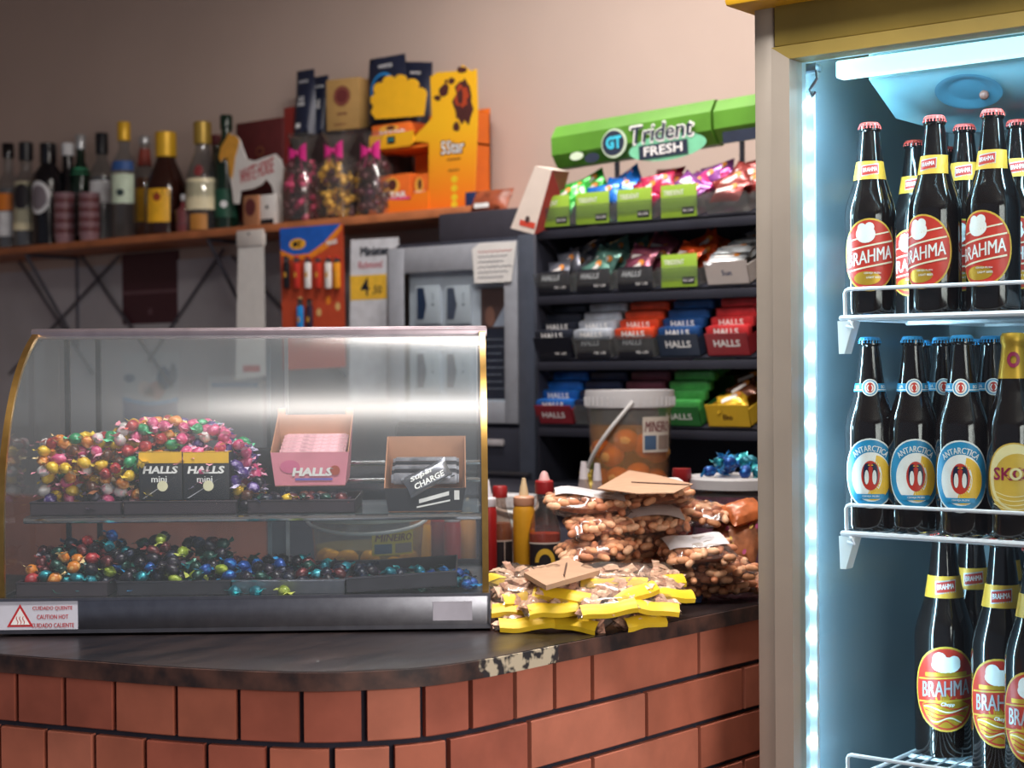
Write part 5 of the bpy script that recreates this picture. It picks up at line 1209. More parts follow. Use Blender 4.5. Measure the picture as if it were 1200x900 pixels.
R1 = [(gG, 'green foil gum pack', 'the leftmost green'), (gB_, 'blue foil gum pack', 'blue'), (gR, 'crimson foil gum pack', 'crimson'), (gP, 'magenta foil gum pack', 'magenta'), (gBr, 'brown-red foil gum pack', 'brown-red')]
for c, (m_, nm, cn) in enumerate(R1):
    t, w = acrylic_tray(0, c, 'clear tray of %ss in the top row of the rack' % nm)
    if c < 4: price_tag(t, w, True)
    gum_packs(0, c, [(m_, nm)] if c != 3 else [(gP, nm), (gPu, 'violet foil gum pack')], 6, 'in the %s tray on the top row of the rack' % ('leftmost', 'second', 'third', 'fourth', 'fifth')[c], tilt=48, z0=.022, size=(.085, .055, .018))
si = fo('silver_grey_foil', (120, 124, 138)); mi = fo('mint_grey_foil', (110, 160, 148)); ra = fo('raspberry_grey_foil', (150, 80, 104)); oo = fo('orange_red_foil', (224, 84, 36))
for c, (m_, nm) in enumerate([(si, 'silver-grey candy pack'), (mi, 'mint-silver candy pack'), (ra, 'raspberry-silver candy pack'), (oo, 'orange-red candy pack')]):
    t, w = acrylic_tray(1, c, 'clear tray of %ss in the second row of the rack' % nm)
    price_tag(t, w, c == 3, h=.072 if c == 3 else .050)
    gum_packs(1, c, [(m_, nm)], 5, 'in the %s tray on second row of the rack' % ('leftmost', 'second', 'third', 'fourth')[c], tilt=55, z0=.020, size=(.070, .062, .018))
# white box of white packs
t, w = acrylic_tray(1, 4, 'white carton of white gum packs at the right of the second rack row', mat('off_white_carton', (206, 198, 194), .6, var=.04), h=.052)
q = MB(); q.text('5un', (0, .026), h=.012, m=0, fn=f1); obj('printed_front', q, flat((52, 66, 110)), t)
gum_packs(1, 4, [(fo('white_foil', (206, 214, 220)), 'white and teal gum pack')], 6, 'in the white carton on the second rack row', tilt=5, z0=.030, size=(.085, .050, .014))
# stick packs in rows 3 and 4
def sticks(r, c, mt, nm, n=7, txt='HALLS', where='', zoff=0, rad=.0125, up=.0115):
    for k in range(n):
        y = .018+k*.027; zz = .016+min(k, 3)*up+zoff
        g = 'stick packs %s' % where
        M_ = TM(r, c) @ TR(0, y, zz) @ RX(-SL*.6)
        stick('candy_stick_pack', cw*.84, rad, mt, '%s candy stick pack %s' % (nm, where), txt if k in (0, 1) else None, M=M_, group='%s %s' % (nm, g))
def strm(nm, a, b, sc=25):
    return mat(nm, a, .32, .15, var=.35, scale=sc)
HB, HW_, HO, HBl, HR, HRB, HG = strm('black_stick', (40, 44, 56), 0), strm('white_stick', (176, 184, 196), 0), strm('orange_red_stick', (206, 74, 44), 0), strm('navy_stick', (36, 78, 136), 0), strm('red_stick', (204, 58, 62), 0), strm('blue_stick', (34, 96, 176), 0), strm('green_stick', (66, 150, 76), 0)
for c, (m_, nm, wh) in enumerate([(HB, 'black', 'in the leftmost tray of the third rack row'), (HW_, 'pale grey', 'in the second tray of the third rack row'), (HO, 'orange-red', 'in the third tray of the third rack row'), (HBl, 'dark blue', 'in the fourth tray of the third rack row'), (HR, 'red', 'in the fifth tray of the third rack row')]):
    dark = [mat('smoky_black_carton', (32, 34, 44), .4), plastic, plastic, mat('navy_carton', (44, 56, 76), .4), mat('red_carton', (150, 40, 48), .45)][c]
    t, w = acrylic_tray(2, c, '%s of %s stick packs in the third row of the rack' % (('black box', 'clear tray', 'clear tray', 'navy box', 'red box')[c], nm), dark, h=.050)
    if c < 3: price_tag(t, w, False, h=.050)
    else: q = MB(); q.text('HALLS', (0, .028), h=.016, w=w*.62, m=0, fn=f1, bold=.03); obj('printed_front', q, W_, t)
    sticks(2, c, m_, nm, 7, 'HALLS', wh, zoff=.034, up=.012)
for c, (m_, nm, wh) in {0: (HRB, 'blue', 'in the red-fronted tray, lowest rack row'), 1: (strm('dark_navy_stick', (36, 44, 70), 0), 'dark navy', 'behind the bucket on the lowest rack row'), 2: (strm('plum_stick', (96, 52, 66), 0), 'plum', 'above the bucket lid on lowest rack row'), 3: (HG, 'green', 'in the green tray of the lowest rack row')}.items():
    t, w = acrylic_tray(3, c, '%s of %s stick packs in the lowest row of the rack' % (('red box', 'clear tray', 'clear tray', 'green box')[c], nm), [mat('dark_red_carton', (138, 40, 50), .45), plastic, plastic, mat('green_carton', (52, 120, 62), .45)][c], h=.045)
    if c in (0, 3): q = MB(); q.text('HALLS', (0, .022), h=.014, w=w*.62, m=0, fn=f1, bold=.02); obj('printed_front', q, W_, t)
    sticks(3, c, m_, nm, 7, 'HALLS' if c == 0 else None, wh, zoff=.026, up=.013)
t, w = acrylic_tray(3, 4, 'yellow carton of yellow candies at the right of the lowest rack row', mat('yellow_carton', (226, 184, 52), .5, var=.05), h=.050)
q = MB(); q.text('Eko', (0, .022), h=.012, m=0, fn=f1, bold=.03); obj('printed_front', q, flat((90, 50, 30)), t)
gum_packs(3, 4, [(fo('yellow_foil_wrap', (226, 180, 50)), 'yellow and brown candy pack'), (fo('brown_foil_wrap', (96, 56, 40)), 'brown candy pack')], 6, 'in the yellow carton on the lowest rack row', tilt=30, z0=.030, size=(.07, .05, .02))
# long green banner roll on top of rack
bz0 = onY(662, 197, RY_+.12).z; ba = onY(658, 180, RY_+.12); bb_ = onY(905, 140, RY_+.12)
topz = rows[0]-BZ+.10+BZ
px_l, px_r = onY(657, 180, RY_+.14).x, onY(930, 150, RY_+.14).x
TB = thing('gum_banner', 'large green inflated gum pack sign on top of the rack', 'sign', TR((px_l+px_r)/2, RY_+.14, onY(657, 180, RY_+.14).z) )
zz_l = onY(657, 174, RY_+.14).z; zz_r = onY(884, 137, RY_+.14).z
ang = math.degrees(math.atan2(zz_r-zz_l, onY(884, 137, RY_+.14).x-px_l)); Wd = px_r-px_l
TB.matrix_basis = TR((px_l+px_r)/2, RY_+.14, zz_l+(Wd/2)*math.tan(math.radians(ang))) @ RY(-ang)
rh = (onY(700, 146, RY_+.14).z-onY(700, 196, RY_+.14).z)/2
grn = mat('banner_green', (88, 142, 48), .4, var=.18, scale=8)
x884 = onY(843, 140, RY_+.14).x-(px_l+px_r)/2
def hexprof(x0, x1, k, mb, m):
    n = 8; vs = []; fs = []
    for i, x in enumerate((x0, x1)):
        for j in range(n):
            a = 2*PI*(j+.5)/n; vs.append((x-(.012 if (i == 0 and j in (3, 4)) else 0), -math.cos(a)*rh*.8*k, math.sin(a)*rh*1.08*k))
    fs = [(j, (j+1) % n, (j+1) % n+n, j+n) for j in range(n)]+[tuple(range(n))[::-1], tuple(range(n, 2*n))]; mb.add(vs, fs, m)
q = MB(); hexprof(-Wd/2, x884, 1, q, 0); hexprof(x884+.006, Wd/2, .93, q, 0); obj('pack_body', q, grn, TB, sharp=20)
q = MB(); yf = -rh*.8*1.0; f = lambda x, z: (x, yf+.0-.0015, z); fb = lambda x, z: (x, yf-.0025, z); fc = lambda x, z: (x, yf-.0035, z); fd = lambda x, z: (x, yf-.0045, z)
def bx(px, py): p = TB.matrix_basis.inverted() @ onY(px, py, RY_+.14-rh*.8); return p.x, p.z
c = bx(720, 168); q.disc(c, .036, .034, 4, fn=f, n=24); q.disc((c[0]-.002, c[1]+.001), .031, .029, 1, fn=fb, n=24); q.text('GT', (c[0], c[1]+.002), h=.030, w=.044, m=2, fn=fc, bold=.05)
c = bx(776, 154); q.text('Trident', (c[0], c[1]), h=.042, w=.172, m=0, fn=fb, bold=.05, shear=.15); q.text('Trident', (c[0], c[1]), h=.038, w=.166, m=1, fn=fc, bold=.012, shear=.15)
c = bx(778, 175); q.disc((c[0]+.01, c[1]+.004), .105, .030, 3, fn=f, n=24); q.quad(c[0]-.066, c[1]-.017, c[0]+.066, c[1]+.015, 1, fn=fc); q.text('FRESH', c, h=.022, w=.105, m=0, fn=fd, bold=.02)
c = bx(676, 183); q.disc(c, .020, .010, 4, fn=f, n=14); c = bx(694, 185); q.disc(c, .022, .012, 1, fn=f, n=14); c = bx(868, 158); q.quad(c[0]-.045, c[1]-.014, c[0]+.05, c[1]+.012, 1, fn=f)
obj('printed_front', q, [W_, flat((34, 44, 66)), flat((60, 190, 220)), flat((120, 200, 160)), flat((196, 214, 190))], TB)
for x in (-.1, .25): 
    pass
m = MB(); m.b2((.05, .242, rows[0]-BZ+.09), (.06, .25, zz_l-BZ)); obj('sign_support', m, rackm, rk)
m = MB(); m.b2((.40, .242, rows[0]-BZ+.09), (.41, .25, zz_l-BZ+.05)); obj('sign_support', m, rackm, rk)
# ================================================================ BUCKETS
def bucket(label, px, wpx, ytop, dep, zbase, bodym, liquid, lfrac, content, lid=True, txt='MINEIRO', rz=25, handle='up', cat='bucket', name='plastic_bucket', n=40, lab=(0, .45)):
    c = at(px, 500, dep); zt = at(px, ytop, dep).z; h = zt-zbase; r = wpx/2*dep/F; rb = r*.86
    root = thing(name, label, cat, loc=(c.x, c.y, zbase), rz=YAW+math.radians(rz))
    q = MB(); q.lathe([(rb*.96, 0), (rb, .004), (r*.95, h*.86), (r*.95, h*.97)], 40, cap=False); obj('clear_wall', q, bodym, root)
    q = MB(); q.lathe([(rb*.97, .001), (rb*.97, .003)], 40); obj('base', q, bodym, root)
    if lid:
        q = MB(); q.lathe([(r*.96, h*.84), (r*1.01, h*.845), (r*1.01, h*.97), (r*1.0, h), (r*.90, h), (r*.88, h*.975), (.001, h*.975)], 44, cap=False)
        for i in range(44): a = 2*PI*i/44; q.box((r*1.012*math.cos(a), r*1.012*math.sin(a), h*.90), (.003, .003, h*.08), 0)
        obj('lid', q, mat('milky_lid', (196, 196, 200), .35, var=.03), root)
    else:
        q = MB(); q.lathe([(r*.95, h*.88), (r*1.0, h*.89), (r*1.0, h*.99), (r*.97, h), (r*.93, h*.99)], 44, cap=False); obj('rim', q, mat('milky_rim', (196, 200, 190), .35, var=.03), root)
    if liquid:
        rl = rb+(r*.95-rb)*lfrac; q = MB(); q.lathe([(rb*.95, .004), (rl*.975, h*.86*lfrac)], 40); obj('brine', q, liquid, root)
    rr = random.Random(n)
    if content:
        pr = None; k = 0; P = []
        cr2 = content[1]
        for t in range(4000):
            if k >= n: break
            a = rr.uniform(PI*1.0, PI*2.0)+0; z = rr.uniform(.012+cr2, h*.86*lfrac*content[2]); R2 = (rb+(r-rb)*z/h)*.95-cr2*.85
            p = Vector((R2*math.cos(a), R2*math.sin(a), z))
            if any((p-o_).length < cr2*1.55 for o_ in P): continue
            P.append(p); k += 1
            if pr is None: pr = obj(content[0], MB().ell((0, 0, 0), (cr2, cr2*.95, cr2*.85), 0, nu=14, nv=9), content[3], root, M=TR(*p)).data
            else:
                o_ = bpy.data.objects.new(content[0], pr); COL.objects.link(o_); o_.parent = root; o_.matrix_basis = TR(*p) @ Euler((rr.random()*3, rr.random()*3, 0)).to_matrix().to_4x4()
    hm = mat('white_handle', (222, 222, 222), .4, var=0); q = MB()
    if handle == 'diag':
        pts = [(-r*1.03*math.cos(t), -r*1.03*math.sin(t), h*.86-h*.52*math.sin(min(t, PI/2+.0))**1.0 if False else h*.88-h*.62*(1-abs(1-2*(t/ (PI)))**1.0)) for t in [PI*i/20 for i in range(21)]]
        pts = [(r*1.03*math.cos(a), r*1.03*math.sin(a), h*(.90-.62*u)) for u, a in [(i/14, -PI*.50-PI*.40*i/14) for i in range(15)]]
        q.tube(pts, .0042, 8); q.tube([pts[-1], (pts[-1][0]*1.02, pts[-1][1]*1.05, pts[-1][2]-.006)], .007, 8)
    else:
        q.tube([(r*1.03*math.cos(a), r*1.05*math.sin(a), h*(.92-.16*math.sin(-a))) for a in [-PI*i/24 for i in range(25)]], .0032, 8)
    obj('handle', q, hm, root, label='white plastic handle')
    def fn(x, z):
        R2 = (rb+(r*.95-rb)*z/(h*.86))+.0012; return (R2*math.sin(x/R2), -R2*math.cos(x/R2), z)
    q = MB(); ca, cz = lab; lw = r*.40; lh = h*.16; cz *= h
    f2_ = lambda x, z: tuple(Vector(fn(x, z))*1.0+Vector((math.sin((x)/r)*.0006, -math.cos(x/r)*.0006, 0)))
    q.quad(ca*r-lw, cz-lh, ca*r+lw, cz+lh, 0, fn=fn, n=14); q.text(txt, (ca*r, cz+lh*.45), h=lh*.6, w=lw*1.75, m=1, fn=f2_, bold=.03, shear=.2)
    q.quad(ca*r-lw*.9, cz-lh*.85, ca*r-lw*.15, cz-lh*.05, 2, fn=f2_); q.quad(ca*r+lw*.0, cz-lh*.85, ca*r+lw*.9, cz-lh*.05, 3, fn=f2_)
    obj('front_label', q, [flat((214, 206, 196)) if lid else flat((216, 192, 70)), flat((110, 34, 50)), flat((70, 96, 130)), flat((150, 132, 124))], root)
    return root
milky = film('milky_plastic', (246, 245, 242), 1.2, .15, .12, (210, 208, 204))
brine = film('orange_brine', (252, 206, 120), .6, .1, .30, (246, 170, 60)); ybrine = film('yellow_brine', (250, 232, 140), .6, .1, .18, (240, 210, 80))
bucket('lidded clear bucket of orange pickled snacks before the candy rack', 738, 104, 457, 3.42, BZ, milky, brine, .80, ('pickled_egg', .027, .80, mat('orange_egg', (250, 178, 88), .35, var=.1)), n=20, handle='diag', txt='MINEIRO', lab=(.62, .60), rz=0)
bucket('open clear bucket with yellow pickle and white handle standing behind the display case', 430, 138, 598, 2.83, CZ, milky, ybrine, .62, ('pickled_egg', .020, .80, mat('yellow_egg', (236, 192, 50), .35, var=.08)), lid=False, n=26, rz=0, lab=(.55, .62))
bucket('small white bucket with wire handle behind the mustard bottle', 597, 62, 580, 3.12, CZ, mat('white_bucket', (206, 214, 216), .4, var=.03), None, .5, None, lid=True, txt='MINEIRO', n=3)

# ================================================================ SAUCE BOTTLES
def sauce(label, px, wpx, ytop, dep, prof, parts, rz=0):
    """parts: list of (name, material, z0, z1 fractions, [(r,z)...] in units of radius/height)"""
    c = at(px, 600, dep); h = at(px, ytop, dep).z-CZ; r = wpx/2*dep/F
    root = thing('sauce_bottle', label, 'bottle', loc=(c.x, c.y, CZ), rz=YAW+math.radians(rz), group='sauce bottles between case and peanuts')
    for nm, m_, P in parts: obj(nm, MB().lathe([(a*r, b*h) for a, b in P], 24), m_, root)
    return root, r, h
redp = mat('ketchup_red', (176, 34, 38), .35, var=.05); musp = mat('mustard_yellow', (222, 160, 36), .4, var=.06); redcap = mat('dark_red_cap', (150, 30, 34), .4, var=.05)
cg2 = film('sauce_glass', (226, 214, 206), 1.3, .05, .03)
def squeeze(label, px, w, y, bm, cm, tip, dep=2.92):
    sauce(label, px, w, y, dep, '', [('squeeze_body', bm, [(.9, 0), (1, .02), (1, .66), (.92, .70), (.86, .72)]), ('screw_cap', cm, [(.92, .72), (.95, .725), (.95, .80), (.80, .815), (.5, .82)]), ('nozzle', tip, [(.45, .82), (.34, .90), (.20, .97), (.14, 1)])])
squeeze('red squeeze sauce bottle with white cap beside the right edge of display case', 572, 20, 562, redp, mat('white_cap', (216, 212, 220), .4), mat('white_cap', (216, 212, 220), .4), 2.94)
squeeze('yellow mustard squeeze bottle with pale cap and pointed tip', 614, 26, 560, musp, mat('peach_cap', (206, 150, 120), .4), mat('cream_tip', (216, 190, 150), .4), 2.93)
def glass_sauce(label, px, w, y, dep, liq, lf, nozzle, labelm):
    parts = [('glass_body', cg2, [(.9, 0), (1, .02), (1, .42), (.86, .52), (.55, .66), (.46, .72), (.46, .80)]), ('sauce', liq, [(.85, .01), (.95, .03), (.95, min(.42, lf))]+([(.80, .52)] if lf > .5 else [])),
             ('screw_cap', redcap, [(.56, .79), (.58, .80), (.58, .90), (.50, .915)])]
    if nozzle: parts.append(('nozzle', mat('pink_tip', (216, 170, 170), .4), [(.36, .915), (.30, .94), (.20, .985), (.08, 1)]))
    root, r, h = sauce(label, px, w, y, dep, '', parts)
    q = MB(); fn = lambda x, z: ((r+.001)*math.sin(x/r), -(r+.001)*math.cos(x/r), z); f2_ = lambda x, z: ((r+.0016)*math.sin(x/r), -(r+.0016)*math.cos(x/r), z)
    q.quad(-r*1.1, h*.06, r*1.1, h*.34, 0, fn=fn, n=14); q.quad(-r*1.1, h*.33, r*1.1, h*.345, 2, fn=f2_, n=14)
    if labelm: q.disc((0, h*.16), r*.62, h*.13, 1, fn=f2_, a0=0, a1=PI, r0=.6, rings=1, n=20)
    else: q.quad(r*.3, h*.05, r*.36, h*.33, 2, fn=f2_); 
    obj('front_label', q, [flat((34, 28, 34)), flat((222, 178, 56)), flat((206, 190, 180))], root)
hot = mat('hot_sauce', (186, 66, 36), .3, var=.1); amb2 = mat('amber_sauce', (150, 84, 40), .3, var=.1)
glass_sauce('hot sauce bottle with red cap, pink nozzle and dark label beside peanut bags', 638, 38, 552, 2.90, hot, .46, True, True)
glass_sauce('amber sauce bottle with dark red cap between red squeeze bottle and mustard', 586, 30, 560, 3.0, amb2, .60, False, False)
squeeze('orange-capped yellow sauce bottle seen through the case, leftmost of the sauces', 492, 26, 590, musp, mat('orange_cap', (230, 140, 40), .4), mat('orange_cap', (230, 140, 40), .4), 2.95)
squeeze('dark red sauce bottle seen through the case glass beside the yellow one', 514, 22, 588, mat('dark_red_sauce', (104, 32, 34), .35), redcap, redcap, 3.0)
squeeze('bright red sauce bottle seen through the right end of the case', 530, 20, 586, redp, mat('white_cap', (216, 212, 220), .4), mat('white_cap', (216, 212, 220), .4), 2.94)
squeeze('mustard-coloured sauce bottle just inside the right case edge', 548, 20, 584, mat('ochre_sauce', (188, 130, 56), .4), mat('ochre_cap', (200, 150, 90), .4), mat('cream_tip', (216, 190, 150), .4), 2.99)
for i, (px, lab) in enumerate(((684, 'small clear dropper bottle of seasoning, left of the two behind the peanut bags'), (700, 'small clear dropper bottle of seasoning, right of the two behind the peanut bags'))):
    c = at(px, 560, 3.2); h = at(px, 541+i*2, 3.2).z-CZ; r = .018
    root = thing('dropper_bottle', lab, 'bottle', loc=(c.x, c.y, CZ), group='dropper bottles behind the peanut bags')
    obj('clear_body', MB().lathe([(r*.9, 0), (r, .004), (r, h*.62), (r*.55, h*.78), (r*.45, h*.84)], 18), film('cloudy_plastic', (236, 226, 224), 1, .15, .35, (222, 206, 204)), root)
    obj('contents', MB().lathe([(r*.8, .003), (r*.92, h*.45)], 18), mat('pale_sauce', (206, 170, 130), .5), root)
    obj('tip', MB().lathe([(r*.5, h*.82), (r*.42, h*.9), (r*.30, h)], 14), mat('milky_tip', (214, 208, 214), .4), root)

# ================================================================ BAGS ON THE COUNTER
pe_m = [mat('tan_peanut', (226, 164, 122), .5, var=.2, scale=120), mat('pale_peanut', (236, 186, 148), .5, var=.2, scale=120), mat('brown_peanut', (200, 132, 96), .5, var=.2, scale=120)]
PME = []
for k in range(3):
    q = MB(); q.ell((0, 0, 0), (.0068, .0068, .0125), 0, M=RY(90), nu=10, nv=8, dent=.16); o_ = obj('peanut', q, pe_m[k], sharp=80); PME.append(o_.data); bpy.data.objects.remove(o_)
def peanut_bag(label, px, py, z, wpx, d=.10, t=.040, rz=0, tilt=(0, 0), paper_top=False, band=False, n=46, seed=0):
    c = onZ(px, py, CZ+z); dep = -(CI @ c).z; w = wpx*dep/F
    root = thing('peanut_bag', label, 'bag', TR(c.x, c.y, c.z) @ Matrix.Rotation(YAW+math.radians(rz), 4, 'Z') @ RX(tilt[0]) @ RY(tilt[1]), group='clear bags of peanuts piled on the counter')
    rr = random.Random(seed)
    q = MB(); q.pillow(w, d, t, 0, seed=seed, nu=14, nv=10, rag=.10, p=4); obj('clear_film', q, bagfilm, root)
    P = []
    for k in range(3000):
        if len(P) >= n: break
        x, y = rr.uniform(-.46, .46)*w, rr.uniform(-.46, .46)*d
        e = ((1-abs(2*x/w)**4)*(1-abs(2*y/d)**4))**.5; zz = t/2*e-.0065
        if zz < -.002: continue
        # favour the visible upper and front surfaces
        if rr.random() < .4 and y < 0: z2 = rr.uniform(-zz, zz); 
        else: z2 = zz
        if z2 < zz and y > -.30*d: continue
        if any((x-a)**2+(y-b)**2+(z2-g)**2 < .0108**2 for a, b, g in P): continue
        P.append((x, y, z2)); o_ = bpy.data.objects.new('peanut', rr.choice(PME)); COL.objects.link(o_); o_.parent = root
        o_.matrix_basis = TR(x, y, z2) @ Euler((rr.uniform(-.4, .4), rr.uniform(-.3, .3), rr.gauss(.3, .9))).to_matrix().to_4x4()
    q = MB(); q.pillow(w*.86, d*.86, t*.55, 0, seed=seed+1, p=4); obj('peanut_core', q, mat('deep_peanut_mass', (176, 112, 80), .7, var=.3, scale=150), root)
    if paper_top:
        q = MB(); q.grid(lambda u, v: ((u-.5)*w*.82, (v-.30)*d*1.05, t/2*(max(0, (1-abs(.82*(2*u-1))**4))*max(0, 1-abs(2*(v-.38)*1.0)**4))**.5+.0035+.003*math.sin(u*5+seed)), 10, 8, 0)
        lb = obj('paper_label', q, mat('label_paper', (206, 204, 208), .6, var=.06, scale=30), root)
        q = MB()
        for k in range(3): q.grid(lambda u, v, k=k: ((u-.5)*w*.5, (-.10+.08*k)*d+.0012*v, t/2*.99+.0065+.003*math.sin((.5+(u-.5)*.6)*5+seed)), 8, 1, 0)
        obj('printed_lines', q, flat((120, 122, 138)), lb)
    if band:
        q = MB(); q.grid(lambda u, v: ((u-.5)*w*.96, -d*.5-.001+.002*math.sin(u*7), -t*.15+t*.42*v), 10, 2, 0); obj('yellow_band', q, mat('bag_yellow', (238, 200, 42), .45, var=.06), root)
    return root
PB = [('top left peanut bag of the pile, under a white paper label', 690, 592, .150, 100, 0, (4, 4), True, 0), ('peanut bag with white paper label on the very top of the pile, below kraft sheet', 765, 583, .158, 92, 8, (6, -8), True, 0),
      ('peanut bag high on the right of the pile next to the purple tub', 818, 601, .128, 74, -12, (4, 8), False, 0), ('peanut bag at left of the second layer of the pile, beside the hot sauce bottle', 703, 617, .118, 80, 6, (6, -4), False, 0),
      ('wide peanut bag in the middle of the second layer of the pile', 765, 613, .120, 84, 2, (10, 2), True, 0), ('peanut bag at the left of third layer behind the kraft packet', 697, 645, .082, 86, 10, (8, -10), False, 0),
      ('peanut bag in the centre of the third layer of the pile', 757, 637, .086, 76, 4, (8, -6), False, 0), ('peanut bag with small white label at right of the third layer', 816, 648, .080, 86, 6, (8, -6), True, 0),
      ('peanut bag with yellow band at centre bottom, just behind the yellow snack bags', 746, 664, .050, 74, 0, (8, 0), False, 1), ('dark peanut bag at the right end of the bottom layer', 838, 668, .050, 90, 12, (6, -4), False, 0),
      ('lowest peanut bag in shade at bottom right, next to the small blue packet', 812, 686, .022, 84, 14, (4, 0), False, 0), ('peanut bag lying lowest at the far right beside the fridge', 862, 684, .022, 80, 22, (4, 0), False, 0),
      ('peanut bag buried at the left bottom of the pile behind the yellow bags', 700, 668, .045, 80, 6, (4, 0), False, 0)]
for i, (lab, px, py, z, w, rz, ti, pt, bd_) in enumerate(PB): peanut_bag(lab, px, py, z, w, rz=rz, tilt=ti, paper_top=pt, band=bd_, seed=i+1, n=44)
# snack bag with writing on the right
def snack(label, px, py, z, wpx, hpx, m_, M2, prt=None, name='snack_bag', t=.04, seed=0, cat='bag'):
    c = onZ(px, py, CZ+z); dep = -(CI @ c).z; w = wpx*dep/F; h = hpx*dep/F
    root = thing(name, label, cat, TR(c.x, c.y, c.z) @ Matrix.Rotation(YAW, 4, 'Z') @ M2); q = MB(); q.pillow(w, h, t, 0, seed=seed, nu=12, nv=10); obj('wrapper', q, m_, root)
    if prt: q = MB(); prt(q, w, h, t); obj('print', q, [flat((226, 190, 80)), flat((150, 30, 90)), flat((120, 40, 40)), W_], root)
    return root
def pr1(q, w, h, t):
    f = lambda x, y: (x, y, t*.5+.002)
    for k in range(4): q.disc((w*(-.2+.12*k), h*(.1-.08*k)), w*.09, h*.09, k % 3, fn=f, n=12)
    q.text('SNACK', (w*.05, -h*.1), h=h*.12, m=1, fn=f, bold=.05)
def pr1(q, w, h, t):
    f = lambda x, y: (x, y, t*.5+.002); rr = random.Random(4)
    for k in range(14): q.disc((rr.uniform(-.35, .35)*w, rr.uniform(-.35, .35)*h), w*.035, h*.06, rr.randrange(3), fn=f, n=10)
snack('orange and brown patterned snack bag leaning at the right beside the fridge', 862, 632, .085, 62, 66, mat('orange_brown_film', (158, 98, 66), .25, .1, var=.45, scale=45), RX(52) @ RZ(-20), pr1, seed=21)
snack('orange-edged snack bag lying on top at the far right of the pile', 872, 600, .13, 52, 40, mat('orange_clear_film', (190, 104, 58), .3, .1, var=.4, scale=35), RX(30) @ RZ(25), None, seed=23, t=.03)
snack('small dark nut bag behind the patterned snack bag', 850, 655, .055, 50, 40, mat('dark_nut_film', (104, 62, 44), .25, .1, var=.4, scale=50), RX(40) @ RZ(10), None, seed=24, t=.03)
def pr2(q, w, h, t):
    f = lambda x, y: (x, y, t*.5+.001); q.quad(-w*.3, -h*.1, w*.3, h*.15, 3, fn=f); q.disc((w*.05, 0), w*.15, h*.25, 0, fn=f, n=12)
snack('small navy and white packet lying beside the yellow snack bags', 809, 700, .008, 30, 24, mat('navy_white_foil', (36, 60, 100), .3, .2, var=.6, scale=60), RX(18) @ RZ(-15), pr2, name='small_packet', t=.014, seed=9, cat='packet')
# kraft sheet over the pile and kraft packet on the yellow bags
def sheet3(name, label, pts, m_, t=.0015, cat='card', fold=None):
    P = [onZ(x, y, CZ+z) for x, y, z in pts]; c = sum(P, Vector())/len(P); root = thing(name, label, cat, loc=c); n = len(P)
    vs = [p-c for p in P]+[p-c-Vector((0, 0, t)) for p in P]; q = MB()
    q.add(vs, [tuple(range(n)), tuple(range(n, 2*n))[::-1]]+[(i, i+n, (i+1) % n+n, (i+1) % n) for i in range(n)]); obj('card', q, m_, root, sharp=20)
    if fold:
        q = MB(); a, b = [onZ(x, y, CZ+z+.0015)-c for x, y, z in fold]; q.tube([a, b], .0012, 6); obj('crease', q, flat((90, 64, 52)), root)
    return root
sheet3('kraft_sheet', 'flat kraft paper sheet covering the top of the peanut bag pile', [(700, 572, .180), (737, 551, .188), (768, 556, .190), (812, 567, .186), (790, 577, .182), (745, 578, .184)], mat('kraft_pale', (190, 152, 124), .8, var=.08), fold=((740, 565, .187), (808, 568, .186)))
sheet3('kraft_packet', 'folded brown kraft packet lying on the yellow snack bags', [(614, 671, .078), (665, 653, .082), (703, 668, .080), (640, 686, .074)], mat('kraft_packet', (182, 146, 118), .8, var=.06), t=.007, cat='packet', fold=((664, 660, .0815), (661, 674, .0785)))
